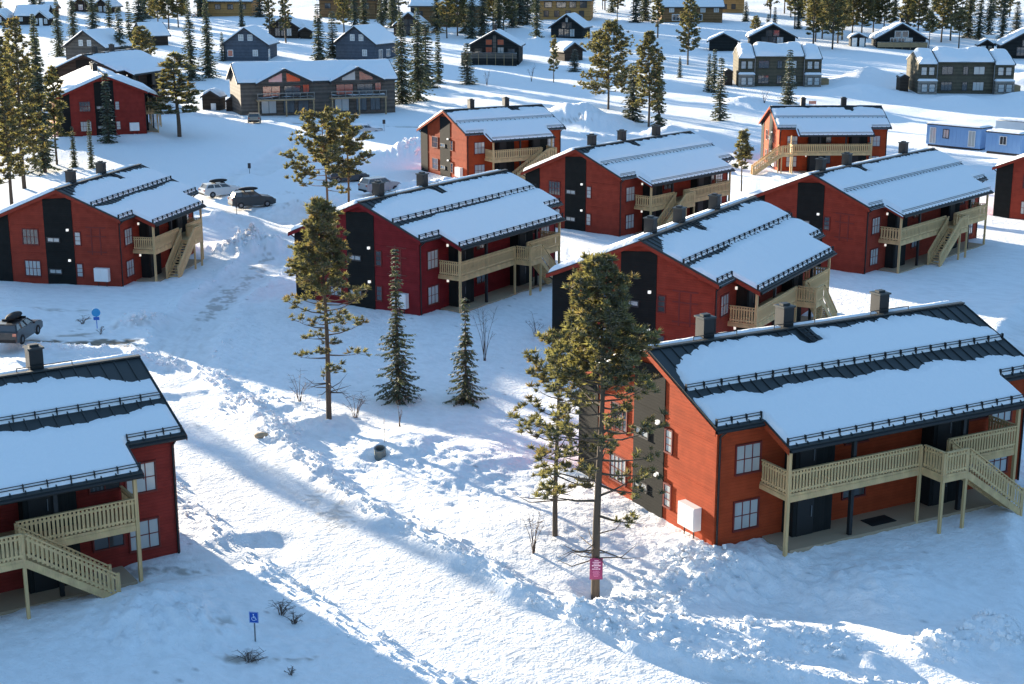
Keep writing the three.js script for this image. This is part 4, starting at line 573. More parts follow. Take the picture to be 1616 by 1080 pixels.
function pineGeo(h, w, seed, det, o = {}) {
  const r = rng(seed), P = [], K = [], lean = (r() - 0.5) * 0.05 * h * (o.lean ?? 1), bend = (t) => V(lean * t * t + 0.016 * h * t * Math.sin(t * 5 + seed), t * h, 0.016 * h * t * Math.cos(t * 4 + seed));
  const R0 = 0.02 + h * 0.0125, tr = []; for (let i = 0; i <= 8; i++) tr.push(bend(i / 8)); tr[0].y = -0.6;
  const wood = [tube(tr, tr.map((_, i) => R0 * (1 - i / 8 * 0.85)), det >= 2 ? 8 : 6)];
  const cb = o.base ?? 0.42, tuft = (c, s, n, dir) => {
    const e0 = 0.6 + 0.75 * r(), warm = r() < 0.15 ? 1.22 : 1;
    for (let i = 0; i < n; i++) {
      const z = r() * 1.7 - 0.6, a = r() * 6.283, q = Math.sqrt(Math.max(0, 1 - Math.min(1, z * z))), l = s * (0.55 + 0.6 * r()), d = V(q * Math.cos(a), z * 0.8 + 0.25, q * Math.sin(a)).addScaledVector(dir, 0.5).normalize();
      const b0 = c.clone().addScaledVector(d, s * 0.15 * r()), tip = b0.clone().addScaledVector(d, l), px = V(r() - 0.5, r() - 0.5, r() - 0.5).cross(d).normalize().multiplyScalar(l * (det >= 2 ? 0.14 : 0.26)), e = e0 * (0.75 + 0.5 * r());
      tri(P, K, b0.clone().add(px), b0.clone().sub(px), tip, [0.17 * e * warm, 0.155 * e, 0.045 * e]);
    }
  };
  const nl = o.limbs ?? (det >= 2 ? 62 : det ? 34 : 22);
  for (let i = 0; i < nl; i++) {
    const t = cb + (1 - cb) * Math.pow((i + r()) / nl, o.pow ?? 0.85), tt = (t - cb) / (1 - cb); let prof = Math.sqrt(clamp(Math.sin(Math.PI * Math.min(1, 0.22 + tt * 0.78)))) * (1 - 0.35 * tt); if (o.cone) prof = Math.pow(1 - tt, 0.75) * 0.95 + 0.08; if (o.low && tt < o.low) prof *= 0.75 + 0.5 * r();
    const len = Math.max(0.2, w / 2 * prof * (0.55 + 0.6 * r())), az = i * 2.4 + r() * 1.2, up = 0.1 + 0.55 * tt + 0.25 * (r() - 0.4), s0 = bend(Math.min(0.985, t)), ca = Math.cos(az), sa = Math.sin(az);
    const at = (q) => V(s0.x + ca * len * q, s0.y + len * (up * q * q - 0.12 * q * (1 - tt)), s0.z + sa * len * q);
    wood.push(tube([at(0), at(0.35), at(0.7), at(1)], [R0 * (0.34 - 0.2 * tt), R0 * (0.24 - 0.13 * tt), R0 * 0.1, 0.006], det >= 2 ? 5 : 3));
    const sparse = o.low && tt < o.low, nt = Math.max(2, Math.round(len * (det >= 2 ? 11.5 : det ? 7 : 2) * (sparse ? (o.thin ?? 0.6) : 1.15)));
    for (let k = 0; k < nt; k++) {
      const q = (sparse ? 0.5 : 0.2) + (sparse ? 0.5 : 0.8) * Math.sqrt(r()), off = 0.18 + 0.2 * len * q, c = at(q), p = V(c.x + (r() - 0.5) * off * 1.6, c.y + (r() - 0.25) * off * 0.9, c.z + (r() - 0.5) * off * 1.6);
      if (det >= 2) wood.push(tube([c, p], [0.011, 0.005], 3));
      const ts = det >= 2 ? 0.25 : det ? 0.38 : 0.5; tuft(p, ts * (0.75 + 0.5 * r()), det >= 2 ? 36 : det ? 16 : 9, V(ca, 0.2, sa));
    }
  }
  for (let k = 0; k < (o.dead ?? 0); k++) { const t = 0.12 + (cb - 0.08) * r(), az = r() * 6.28, l = 0.5 + r() * 1.6, s0 = bend(t); wood.push(tube([s0, V(s0.x + Math.cos(az) * l * 0.6, s0.y + l * (r() - 0.6) * 0.25, s0.z + Math.sin(az) * l * 0.6), V(s0.x + Math.cos(az) * l, s0.y + l * (r() - 0.35) * 0.5, s0.z + Math.sin(az) * l)], [0.035, 0.022, 0.006], 4)); }
  return { trunk: merge(wood), crown: foliage(P, K) };
}
function plant(name, label, cat, x, z, geo, bark, group, turn = 0, sc = [1, 1, 1], y) {
  const g = thing(name, label, cat, x, y ?? ground(x, z), z, turn, group); g.scale.set(...sc);
  mesh('trunk', geo.trunk, bark, g); mesh('crown', geo.crown, M.needles, g); return g;
}
// near trees, each of its own
plant('pine_tree', 'tall pine with dense crown in front of the nearest red house, carrying a pink sign', 'pine tree', 3.36, -55.09, pineGeo(13.9, 5.2, 11, 2, { base: 0.2, limbs: 110, low: 0.52, thin: 0.3, dead: 16, lean: 0.2, pow: 0.5 }), M.pineBark, undefined, 0.4);
plant('pine_tree', 'thin crooked pine with sparse tufts just behind the tall pine with the sign', 'pine tree', 1.88, -60.25, pineGeo(9, 4.2, 29, 2, { base: 0.22, limbs: 46, low: 0.7, thin: 0.42, dead: 7 }), M.pineBark, undefined, 1.2);
plant('pine_tree', 'pine with drooping lower branches before the crimson gable, icy twigs at its foot', 'pine tree', -9.99, -77.03, pineGeo(11.9, 4.5, 43, 2, { base: 0.14, limbs: 96, low: 0.52, thin: 0.38, dead: 12, lean: 0.2, pow: 0.5 }), M.pineBark, undefined, 2);
plant('spruce_tree', 'bushy dark young spruce with thin top in the shaded snow at centre', 'spruce tree', -6.53, -81.17, spruceGeo(9.08, 3.1, 5, 2, 0.42), M.spruceBark);
plant('spruce_tree', 'sparse small spruce right of the bushy one, below the long balcony', 'spruce tree', -2.64, -80.93, spruceGeo(6.12, 2.5, 8, 2, 0.5), M.spruceBark);
plant('pine_tree', 'wide open-crowned pine behind the crimson house, nearest the parked grey car', 'pine tree', -17.9, -142, pineGeo(10.4, 8.4, 51, 1, { base: 0.3, limbs: 44, low: 0.2 }), M.barkOrange);
plant('pine_tree', 'slender forked pine right of the wide one behind the crimson house', 'pine tree', -16.1, -144.4, pineGeo(9.9, 5, 57, 1, { base: 0.45, limbs: 30 }), M.barkOrange);
plant('pine_tree', 'lone young pine with bare stem between the two balcony houses at right', 'pine tree', 25.4, -162.7, pineGeo(6.6, 2.1, 66, 1, { base: 0.4, limbs: 36 }), M.pineBark);
// just outside the left edge: what throws the band of shade over the road and the shade over the car park
plant('pine_tree', 'tall pine just outside the left edge whose shade crosses the road', 'pine tree', -62, -131, pineGeo(13, 2.6, 71, 1, { base: 0.3, limbs: 60 }), M.pineBark);
// trees farther off: kind, x, z, height, width, cluster
const FAR = [
  ['p', -53.4, -161.0, 18.1, 4.6, 'L'], ['s', -54.5, -172.0, 17.8, 3.0, 'L'], ['p', -54.4, -176.5, 11.4, 3.0, 'L'], ['s', -49.6, -174.1, 5.8, 0.9, 'L'], ['s', -51.9, -175.0, 4.9, 0.9, 'L'], ['s', -51.7, -190.1, 9.1, 2.1, 'L'], ['p', -59.9, -176.5, 15.0, 3.2, 'L'], ['p', -56.3, -174.1, 12.7, 2.8, 'L'], ['s', -70.5, -209.9, 14.8, 2.5, 'L'], ['s', -76.4, -240.9, 15.0, 2.7, 'L'], ['p', -51.3, -150.3, 15.0, 3.4, 'L'],
  ['p', -66.4, -270.5, 10.3, 3.5, 'U'], ['p', -44.2, -197.1, 10.8, 5.7, 'lone pine with flat crown right of the red house at upper left'], ['s', -59.7, -279.0, 14.8, 3.8, 'U'], ['s', -57.3, -283.0, 15.0, 3.6, 'U'], ['s', -60.0, -311.4, 6.0, 1.4, 'U'], ['s', -80.2, -308.0, 11.4, 3.0, 'U'], ['s', -82.6, -325.6, 11.4, 2.4, 'U'], ['s', -103.0, -371.4, 9.1, 3.8, 'U'], ['s', -96.9, -321.9, 12.2, 3.5, 'U'], ['s', -99.5, -342.3, 10.8, 2.9, 'U'], ['s', -95.7, -359.2, 8.5, 2.2, 'U'], ['s', -98.1, -398.0, 8.2, 3.6, 'U'], ['p', -89.2, -381.0, 10.2, 3.8, 'U'], ['p', -86.6, -381.0, 10.6, 3.8, 'U'], ['p', -84.9, -384.3, 9.7, 3.8, 'U'],
  ['s', -69.1, -386.2, 5.9, 1.6, 'V'], ['s', -69.2, -415.2, 7.1, 3.5, 'V'], ['p', -52.4, -349.1, 11.3, 2.0, 'V'], ['p', -56.5, -351.8, 11.1, 2.0, 'V'], ['s', -40.0, -311.4, 12.0, 3.2, 'V'], ['s', -37.8, -317.1, 9.6, 3.2, 'V'], ['p', -40.8, -366.8, 10.4, 3.4, 'V'], ['s', -40.0, -384.3, 8.5, 2.6, 'V'], ['s', -38.0, -387.6, 8.2, 2.6, 'V'], ['s', -32.1, -371.4, 9.1, 2.8, 'V'], ['s', -30.2, -382.4, 8.6, 2.6, 'V'],
  ['s', -18.2, -246.6, 15.0, 4.8, 'D'], ['s', -15.8, -250.9, 15.4, 5.1, 'D'], ['s', -15.5, -269.9, 12.0, 4.1, 'D'], ['s', -13.6, -276.6, 9.7, 1.9, 'slim spruce right of the dense cluster beside the balcony block'], ['s', -8.2, -274.4, 7.6, 3.1, 'small spruce in front of the black terrace cabin'],
  ['p', -15.4, -356.2, 9.8, 3.6, 'T'], ['p', -13.1, -361.9, 10.4, 4.0, 'T'], ['s', -9.4, -356.2, 10.2, 3.6, 'T'], ['s', -7.1, -365.1, 10.4, 3.7, 'T'], ['p', -4.7, -374.5, 9.8, 4.0, 'T'], ['p', -2.1, -377.8, 9.5, 4.4, 'T'], ['s', 2.0, -391.4, 8.5, 4.0, 'T'], ['s', 4.0, -394.6, 8.3, 3.6, 'T'], ['s', 5.6, -344.9, 10.6, 2.6, 'T'], ['s', -11.5, -369.7, 10.1, 3.7, 'T'], ['s', -3.2, -366.3, 9.8, 3.4, 'T'], ['s', -18.4, -369.7, 9.2, 3.4, 'T'], ['s', 0.0, -383.6, 9.3, 3.5, 'T'],
  ['p', 7.7, -276.6, 8.4, 1.8, 'thin pine with bare trunk before the half-lit shed'], ['s', 12.3, -295.2, 4.4, 2.3, 'small spruce at the corner of the half-lit shed'], ['p', 15.5, -239.9, 13.6, 7.4, 'big broad pine standing alone on the ploughed mound, upper right of centre'], ['s', 18.3, -225.5, 9.0, 3.1, 'left of three trees beside the big broad pine'], ['p', 20.1, -218.5, 13.7, 4.1, 'tallest of three trees right of the big broad pine'], ['s', 21.8, -220.9, 11.4, 2.0, 'thin spruce, rightmost of three trees right of the big pine'],
  ['p', 26.9, -386.2, 8.6, 2.6, 'W'], ['p', 34.7, -359.2, 10.8, 2.7, 'W'], ['s', 32.7, -399.9, 7.7, 3.1, 'W'], ['s', 35.5, -403.9, 7.3, 2.7, 'W'], ['p', 35.8, -305.6, 13.8, 3.6, 'tall thin pine left of the low black shed'], ['s', 31.9, -284.9, 4.1, 1.0, 'tiny sapling spruce in open snow left of the grey block'],
  ['s', 34.9, -265.4, 6.7, 1.6, 'G'], ['s', 35.6, -263.7, 7.7, 1.8, 'G'], ['s', 31.9, -228.5, 9.7, 2.5, 'slim tall spruce in open snow left of the broadside red house'], ['s', 62.4, -403.9, 5.4, 2.0, 'X'], ['p', 55.7, -344.9, 6.2, 2.0, 'X'], ['s', 63.5, -374.5, 4.3, 1.6, 'X'], ['s', 67.4, -387.6, 5.0, 1.5, 'X'], ['s', 72.2, -381.0, 5.9, 1.7, 'X'], ['s', 45.6, -246.5, 9.0, 2.6, 'green spruce standing in front of the left grey block'],
  ['p', 67.4, -336.9, 11.2, 3.1, 'R'], ['p', 73.9, -359.2, 10.8, 3.9, 'R'], ['p', 70.9, -333.1, 12.1, 4.4, 'R'], ['p', 78.0, -356.2, 11.0, 3.9, 'R'], ['p', 81.6, -361.9, 10.6, 3.6, 'R'], ['p', 83.9, -361.9, 10.6, 4.0, 'R'], ['p', 89.6, -374.5, 9.8, 3.8, 'R'], ['p', 91.5, -371.4, 10.0, 3.8, 'R'], ['p', 74.9, -346.4, 10.8, 3.8, 'R'], ['p', 70.4, -349.6, 10.6, 3.4, 'R'],
  ['p', 98.9, -377.8, 9.3, 4.2, 'Z'], ['p', 96.6, -359.2, 10.8, 3.6, 'Z'], ['p', 90.8, -328.0, 8.7, 2.8, 'Z'], ['p', 99.8, -350.4, 11.4, 4.4, 'Z'], ['p', 102.7, -353.1, 11.3, 4.2, 'Z'], ['p', 98.5, -331.8, 6.8, 3.3, 'Z'], ['s', 108.6, -359.2, 10.6, 3.1, 'Z'], ['s', 110.3, -356.2, 11.0, 2.9, 'Z'], ['s', 115.8, -366.8, 9.7, 2.7, 'Z'], ['s', 115.8, -356.2, 10.2, 2.4, 'Z'], ['s', 122.5, -366.8, 6.0, 2.7, 'Z'],
];
{
  const NAME = { L: 'the tall trees beside the red house at upper left', U: 'the trees among the upper left cabins', V: 'the trees around the two blue-grey houses', D: 'the dense spruce cluster right of the balcony block', T: 'the wood behind the black terrace cabin', W: 'the top-edge trees right of the ochre block', G: 'the pair left of the left grey block', X: 'the small trees behind the left grey block', R: 'the pines above the hut with two white doors', Z: 'the trees behind the right grey block' };
  const ORD = ['first', 'second', 'third', 'fourth', 'fifth', 'sixth', 'seventh', 'eighth', 'ninth', 'tenth', 'eleventh', 'twelfth', 'thirteenth', 'fourteenth', 'fifteenth', 'sixteenth'];
  const by = {}; FAR.forEach((t) => { (by[t[5]] ??= []).push(t); }); for (const k in by) by[k].sort((a, b) => a[1] / -a[2] - b[1] / -b[2]);
  const SP = [0, 1, 2, 3].map((i) => spruceGeo(9, 2.6, 100 + i, 1)), PI = [0, 1, 2, 3, 4].map((i) => pineGeo(9, 3.2, 200 + i, 1, { base: [0.22, 0.42, 0.26, 0.5, 0.18][i], limbs: 44, cone: i % 2 === 0 }));
  FAR.forEach((t, i) => {
    const [k, x, z, h0, w0, c] = t, h = h0 * (z < -330 && 'UVTRZW'.includes(c) ? 1.35 : 1), w = w0 * (z < -330 ? 1.4 : 1.3), pine = k === 'p', big = h > 12, geo = big ? (pine ? pineGeo(h, w, 300 + i, 1, { base: 0.18, limbs: 80, cone: c === 'L' }) : spruceGeo(h, w, 300 + i, 1)) : pine ? PI[i % 5] : SP[i % 4];
    const idx = by[c].indexOf(t), label = NAME[c] ? `${pine ? 'pine' : 'spruce'}, ${ORD[idx]} from the left among ${NAME[c]}` : c;
    plant(pine ? 'pine_tree' : 'spruce_tree', label, pine ? 'pine tree' : 'spruce tree', x, z, geo, pine ? M.pineBark : M.spruceBark, NAME[c] ? NAME[c].replace(/^the /, '') : undefined, i * 1.7, big ? [1, 1, 1] : [w / (pine ? 3.2 : 2.6), h / 9, w / (pine ? 3.2 : 2.6)]);
  });
}
{ // woods beyond the top cabins, trees that nothing in the picture tells apart
  const r = rng(31), SP = [0, 1].map((i) => spruceGeo(12, 3.6, 500 + i, 1)), PI = [0, 1].map((i) => pineGeo(12, 4, 510 + i, 1, { base: 0.22, limbs: 50, cone: i === 0 }));
  for (const [x0, x1, z0, z1, n, pineShare, where] of [[-36, 8, -402, -440, 24, 0.3, 'dense dark wood at the top edge left of the ochre block'], [68, 100, -378, -450, 20, 0.8, 'pine wood at the top edge above the tiny hut'], [98, 146, -378, -450, 24, 0.4, 'wood in the top right corner'], [-150, -84, -404, -460, 20, 0.3, 'wood in the top left corner'], [16, 40, -412, -440, 8, 0.4, 'thin wood at the top edge right of the ochre block']])
    for (let i = 0; i < n; i++) { const x = x0 + (x1 - x0) * r(), z = z0 + (z1 - z0) * r(), pine = r() < pineShare, s = 0.85 + 0.55 * r(); plant(pine ? 'pine_tree' : 'spruce_tree', `tree standing in the ${where}`, pine ? 'pine tree' : 'spruce tree', x, z, (pine ? PI : SP)[i % 2], pine ? M.pineBark : M.spruceBark, where, r() * 6, [s, s, s]); }
}
// leafless birches and shrubs
function twigs(h, w, seed, n) { const r = rng(seed), g = []; for (let i = 0; i < n; i++) { const az = r() * 6.28, l = h * (0.5 + 0.5 * r()), o = w * (0.3 + 0.7 * r()) / 2; const a = V((r() - 0.5) * 0.15, -0.2, (r() - 0.5) * 0.15), b = V(Math.cos(az) * o * 0.35, l * 0.5, Math.sin(az) * o * 0.35), c = V(Math.cos(az) * o, l, Math.sin(az) * o); g.push(tube([a, b, c], [0.022, 0.014, 0.005], 4)); for (let k = 0; k < 5; k++) { const q = 0.3 + 0.6 * r(), s = b.clone().lerp(c, q), e = s.clone().add(V((r() - 0.5) * w * 0.5, h * 0.14 * r(), (r() - 0.5) * w * 0.5)); g.push(tube([s, e], [0.009, 0.004], 3)); } } return merge(g); }
for (const [x, z, h, w, n, label] of [[-1.71, -89.7, 3.6, 1.6, 9, 'bare young birch in the shade before the crimson house balcony'], [-12.1, -80.6, 1.9, 2, 8, 'bare twiggy bush left of the pine with icy twigs'], [-8.6, -77.8, 1.7, 2.6, 9, 'spreading bare bush right of the pine with icy twigs'], [-6.1, -76.4, 1.5, 0.5, 4, 'thin bare sapling in sunlight below the bushy spruce'], [0.9, -58.6, 2.4, 1.6, 7, 'tangle of bare stems beneath the thin crooked pine'], [-9.0, -53.2, 0.55, 1.3, 14, 'dark heather shrub behind the blue parking sign'], [-8.4, -52.4, 0.45, 0.9, 12, 'small dark heather tuft right of the blue parking sign'], [-9.6, -49.3, 0.3, 1.6, 14, 'flattened dry stems lying on the bare patch below the parking sign'], [-7.9, -48.2, 0.3, 0.6, 9, 'dry tuft at the bottom edge right of the parking sign'], [-30.2, -101, 0.5, 1.3, 12, 'low dark shrub left of the blue sign by the car park'], [3.6, -277.8, 3.6, 2.4, 9, 'bare birch clump right of the black terrace cabin'], [-4.6, -273.1, 3.4, 1.6, 9, 'bare bushes right of the small spruce before the terrace cabin'], [41.4, -244.8, 2.2, 2, 12, 'bare bush in front of the left grey block'], [1.6, -95.8, 1.6, 1.5, 7, 'low bare shrub near the balcony post of the crimson house'], [-28, -97.6, 0.6, 0.7, 8, 'dry stalks at the foot of the sign by the car park']]) {
  const m = mesh(numbered('bare_shrub'), twigs(h, w, Math.round(x * 7 + z), n), M.twig, scene); m.position.set(x, ground(x, z), z); m.userData = { label, category: 'shrub' };
}

// ---------------------------------------------------------------- cars
function car(x, z, head, paint, label, o = {}) {
  const g = thing('parked_car', label, 'car', x, ground(x, z) + (o.dy ?? 0), z, head, 'parked cars');
  const L = o.L ?? 4.5, W = 0.88, suv = o.suv ? 0.12 : 0;
  const pr = new THREE.Shape(); const pts = [[-L / 2, 0.42], [-L / 2 + 0.05, 0.9 + suv], [-L / 2 + 0.25, 0.98 + suv], [L / 2 - 1.35, 0.98 + suv], [L / 2 - 0.35, 0.82 + suv], [L / 2, 0.66], [L / 2 - 0.02, 0.36], [L / 2 - 0.4, 0.26], [-L / 2 + 0.4, 0.26]]; pts.forEach(([a, b], i) => i ? pr.lineTo(a, b) : pr.moveTo(a, b)); pr.closePath();
  const body = new THREE.ExtrudeGeometry(pr, { depth: 2 * W - 0.16, bevelEnabled: true, bevelSize: 0.06, bevelThickness: 0.08, bevelSegments: 3 }); body.translate(0, 0, -W + 0.08);
  const P = new THREE.MeshPhysicalMaterial({ color: paint, roughness: 0.4, metalness: 0.2, clearcoat: 0.8, clearcoatRoughness: 0.15 });
  mesh('body', mUV(body), P, g);
  const top = 1.42 + suv * 1.6, c0 = -L / 2 + 0.12, c1 = L / 2 - 1.3, cab = (s0, s1, y0, y1, in0, in1) => { const p = [], lo = [[c0, -W + 0.06], [c1, -W + 0.06], [c1, W - 0.06], [c0, W - 0.06]], hi = [[c0 + in0, -W + 0.22], [c1 - in1, -W + 0.22], [c1 - in1, W - 0.22], [c0 + in0, W - 0.22]]; for (let i = 0; i < 4; i++) { const j = (i + 1) % 4; p.push([lo[i][0], y0, lo[i][1]], [hi[j][0], y1, hi[j][1]], [lo[j][0], y0, lo[j][1]], [lo[i][0], y0, lo[i][1]], [hi[i][0], y1, hi[i][1]], [hi[j][0], y1, hi[j][1]]); } p.push([hi[0][0], y1, hi[0][1]], [hi[2][0], y1, hi[2][1]], [hi[1][0], y1, hi[1][1]], [hi[0][0], y1, hi[0][1]], [hi[3][0], y1, hi[3][1]], [hi[2][0], y1, hi[2][1]]); const b = new THREE.BufferGeometry(); b.setAttribute('position', new THREE.Float32BufferAttribute(p.flat(), 3)); b.setAttribute('uv', new THREE.Float32BufferAttribute(new Float32Array(p.length * 2), 2)); b.computeVertexNormals(); return b; };
  mesh('cabin_glass', cab(0, 0, 0.95 + suv, top - 0.04, 0.3, 0.75), GD, g);
  mesh('roof_panel', box(c0 + 0.26, c1 - 0.72, top - 0.05, top + 0.015, -W + 0.2, W - 0.2), P, g);
  for (const pl of [-1, 1].flatMap((s) => [0.33, 0.62].map((t) => beam([c0 + (c1 - c0) * t, 0.96 + suv, s * (W - 0.055)], [c0 + 0.3 + (c1 - c0 - 1.05) * t, top - 0.02, s * (W - 0.2)], 0.07, 0.07))).concat([-1, 1].map((s) => beam([c0 + 0.02, 0.96 + suv, s * (W - 0.07)], [c0 + 0.32, top - 0.02, s * (W - 0.22)], 0.1, 0.1)), [-1, 1].map((s) => beam([c1 - 0.02, 0.96 + suv, s * (W - 0.07)], [c1 - 0.75, top - 0.02, s * (W - 0.22)], 0.07, 0.07)))) mesh('pillar', pl, P, g);
  const tyre = new THREE.TorusGeometry(0.25, 0.1, 8, 18), rim = new THREE.CylinderGeometry(0.2, 0.2, 0.12, 14); rim.rotateX(Math.PI / 2);
  for (const sx of [-L / 2 + 0.85, L / 2 - 0.9]) for (const s of [-1, 1]) { const w = mesh('wheel', tyre, M.tyre, g); w.position.set(sx, 0.33, s * (W - 0.04)); mesh('rim', rim, M.steel, w); }
  for (const s of [-1, 1]) { ubox('headlight', L / 2 - 0.16, L / 2 + 0.065, 0.66, 0.78, s * 0.62 - 0.17, s * 0.62 + 0.17, GP, g); ubox('tail_light', -L / 2 - 0.065, -L / 2 + 0.05, 0.72 + suv, 0.92 + suv, s * 0.72 - 0.12, s * 0.72 + 0.12, M.glassRed, g); ubox('mirror', c1 - 0.35, c1 - 0.2, 0.95 + suv, 1.08 + suv, s * 0.95 - 0.08, s * 0.95 + 0.08, P, g); }
  ubox('bumper', -L / 2 - 0.07, -L / 2 + 0.1, 0.3, 0.5, -W + 0.1, W - 0.1, M.tyre, g);
  if (o.box) { const b = new THREE.SphereGeometry(1, 16, 10); b.scale(1.05, 0.2, 0.4); const p = b.attributes.position; for (let i = 0; i < p.count; i++) { const y = p.getY(i); if (y < -0.12) p.setY(i, -0.12); } mesh('roof_box', mUV(b), M.tyre, g).position.set(-0.35, top + 0.24, 0); mesh('roof_rack', merge([box(-0.9, -0.84, top + 0.01, top + 0.12, -0.6, 0.6), box(0.1, 0.16, top + 0.01, top + 0.12, -0.6, 0.6)]), M.tyre, g); }
  if (o.snow) { mesh('snow_cap', snowSheet(-L / 2 + 0.2, L / 2 - 0.3, -W + 0.1, W - 0.1, 0.12, (u) => u < c1 - 0.8 && u > c0 + 0.2 ? top : 1 + suv, (u, v) => o.snow * Math.sqrt(clamp(Math.min((W - 0.1 - Math.abs(v)) / 0.2, (L / 2 - 0.3 - u) / 0.3))) - 0.03), M.snow, g); }
  return g;
}
car(-31.3, -158.4, 34 * R, C(0.62, 0.62, 0.6), 'white estate car with black roof box beyond the left red house', { box: true });
car(-26.7, -150.6, 26 * R, C(0.02, 0.028, 0.03), 'dark grey car with black roof box parked right of the white estate', { box: true, suv: true });
car(-32.7, -94.8, 86 * R, C(0.012, 0.012, 0.014), 'black car with roof box at the left edge on bare gravel', { box: true, L: 4.4 });
car(-14.2, -158.4, 40 * R, C(0.3, 0.31, 0.32), 'silver car half hidden by the chimney of the crimson house', { suv: true });
car(-18.6, -167.5, 20 * R, C(0.03, 0.03, 0.035), 'dark car behind the two open-crowned pines', { L: 4.4 });
car(-37.7, -217.6, 98 * R, C(0.3, 0.25, 0.19), 'muddy beige car seen from behind near the corner of the balcony block', { L: 4 });
car(-20.8, -212.2, 8 * R, C(0.5, 0.51, 0.52), 'snow-capped white car beyond the open-crowned pines', { snow: 0.25, dy: -0.5 });

// ---------------------------------------------------------------- signs, posts and small things
function canvasMat(w, h, draw) { const c = document.createElement('canvas'); c.width = w; c.height = h; const x = c.getContext('2d'); draw(x, w, h); const t = new THREE.CanvasTexture(c); t.colorSpace = THREE.SRGBColorSpace; return new THREE.MeshStandardMaterial({ map: t, roughness: 0.45 }); }
function plate(name, w, h, y, z, mat, back, parent, turn = 0) { const g = mesh(name, new THREE.BoxGeometry(w, h, 0.015), back, parent); g.position.set(0, y, z); g.rotation.y = turn; const f = mesh('printed_face', new THREE.PlaneGeometry(w, h), mat, g); f.position.z = 0.012; return g; }
{
  const P = canvasMat(128, 160, (x, w, h) => { x.fillStyle = '#0b4fb0'; x.fillRect(0, 0, w, h); x.strokeStyle = '#dfe9f5'; x.lineWidth = 4; x.strokeRect(5, 5, w - 10, h - 10); x.fillStyle = '#eef4fb'; x.beginPath(); x.arc(60, 36, 9, 0, 7); x.fill(); x.lineWidth = 9; x.strokeStyle = '#eef4fb'; x.beginPath(); x.moveTo(60, 48); x.lineTo(62, 84); x.lineTo(88, 84); x.lineTo(98, 116); x.stroke(); x.lineWidth = 7; x.beginPath(); x.arc(62, 98, 27, 0.5, 4.2); x.stroke(); x.beginPath(); x.moveTo(62, 64); x.lineTo(84, 66); x.stroke(); });
  const s = thing('parking_sign', 'blue wheelchair parking sign on a thin post in the shaded foreground', 'sign', -9.63, ground(-9.63, -50.9), -50.89, -0.15);
  mesh('post', rod([0, -0.4, 0], [0, 1.1, 0], 0.03, 8), M.steel, s); plate('sign_plate', 0.36, 0.44, 0.98, 0.045, P, M.signBlue, s);
  const s2 = thing('parking_sign', 'round-topped blue sign on a post by the gravel car park at left', 'sign', -28.68, ground(-28.7, -99.2), -99.2, 0.1);
  mesh('post', rod([0, -0.4, 0], [0, 1.3, 0], 0.03, 8), M.signBlue, s2); const d = new THREE.CylinderGeometry(0.3, 0.3, 0.03, 20); d.rotateX(Math.PI / 2); mesh('sign_plate', mUV(d), new THREE.MeshStandardMaterial({ color: C(0.02, 0.3, 0.62), roughness: 0.5 }), s2).position.set(0, 1.15, 0.04); ubox('lower_plate', -0.2, 0.2, 0.62, 0.84, 0.03, 0.045, M.signBlue, s2);
  const pk = canvasMat(128, 216, (x, w, h) => { x.fillStyle = '#8a1a59'; x.fillRect(0, 0, w, h); x.fillStyle = '#f4d5e4';  const line = (y, a, b, hh) => { for (let q = a; q < b;) { const l = 5 + ((q * 7 + y * 3) % 9); x.fillRect(q, y, Math.min(l, b - q), hh); q += l + 3; } }; line(18, 46, 84, 9); line(34, 28, 104, 11); line(52, 38, 92, 9); line(68, 22, 108, 11); line(88, 44, 86, 7); line(104, 24, 106, 9); x.fillStyle = '#d987b2'; line(128, 36, 92, 5); line(140, 30, 98, 5); line(152, 38, 90, 5); line(166, 34, 96, 5); line(180, 42, 86, 5); });
  const s3 = thing('notice_board', 'bright pink notice fixed to the trunk of the tall pine', 'sign', 3.36, ground(3.36, -55.09), -55.09 + 0.24, 0.02);
  plate('sign_plate', 0.52, 0.9, 1.35, 0, pk, new THREE.MeshStandardMaterial({ color: C(0.4, 0.02, 0.15), roughness: 0.5 }), s3); mesh('bracket', box(-0.05, 0.05, 1.2, 1.5, -0.14, -0.009), M.steel, s3);
  for (const [x, z, h, w, l] of [[-30, -168.5, 1.5, 0.34, 'small sign on a post behind the white estate car'], [-27.2, -144.6, 1.2, 0.14, 'short marker post in the snow below the dark grey car'], [-18.2, -211.3, 1.6, 0.4, 'dark post box on a pole by the upper road']]) { const g = thing('marker_post', l, 'post', x, ground(x, z), z); mesh('pole', rod([0, -0.4, 0], [0, h, 0], 0.035), M.steel, g); ubox('plate', -w / 2, w / 2, h - 0.55, h + 0.05, 0.03, 0.06, M.frameDark, g); }
  const pole = thing('marker_pole', 'thin upright stake in the snow beside the concrete pipe end', 'pole', -6.61, ground(-6.6, -72.9), -72.9); mesh('shaft', rod([0, -0.4, 0], [0, 1.3, 0], 0.014), M.woodOld, pole);
  const pg = new THREE.LatheGeometry([[0.3, -0.6], [0.3, 0.42], [0.22, 0.42], [0.22, -0.4]].map(([a, b]) => new THREE.Vector2(a, b)), 18); const pipe = mesh('concrete_pipe', mUV(pg), new THREE.MeshStandardMaterial({ color: C(0.2, 0.21, 0.19), roughness: 0.9 }), scene); pipe.position.set(-6.75, ground(-6.75, -71.85) + 0.1, -71.85); pipe.rotation.x = 0.35; pipe.userData = { label: 'round grey concrete pipe end poking out of the snow', category: 'pipe' };
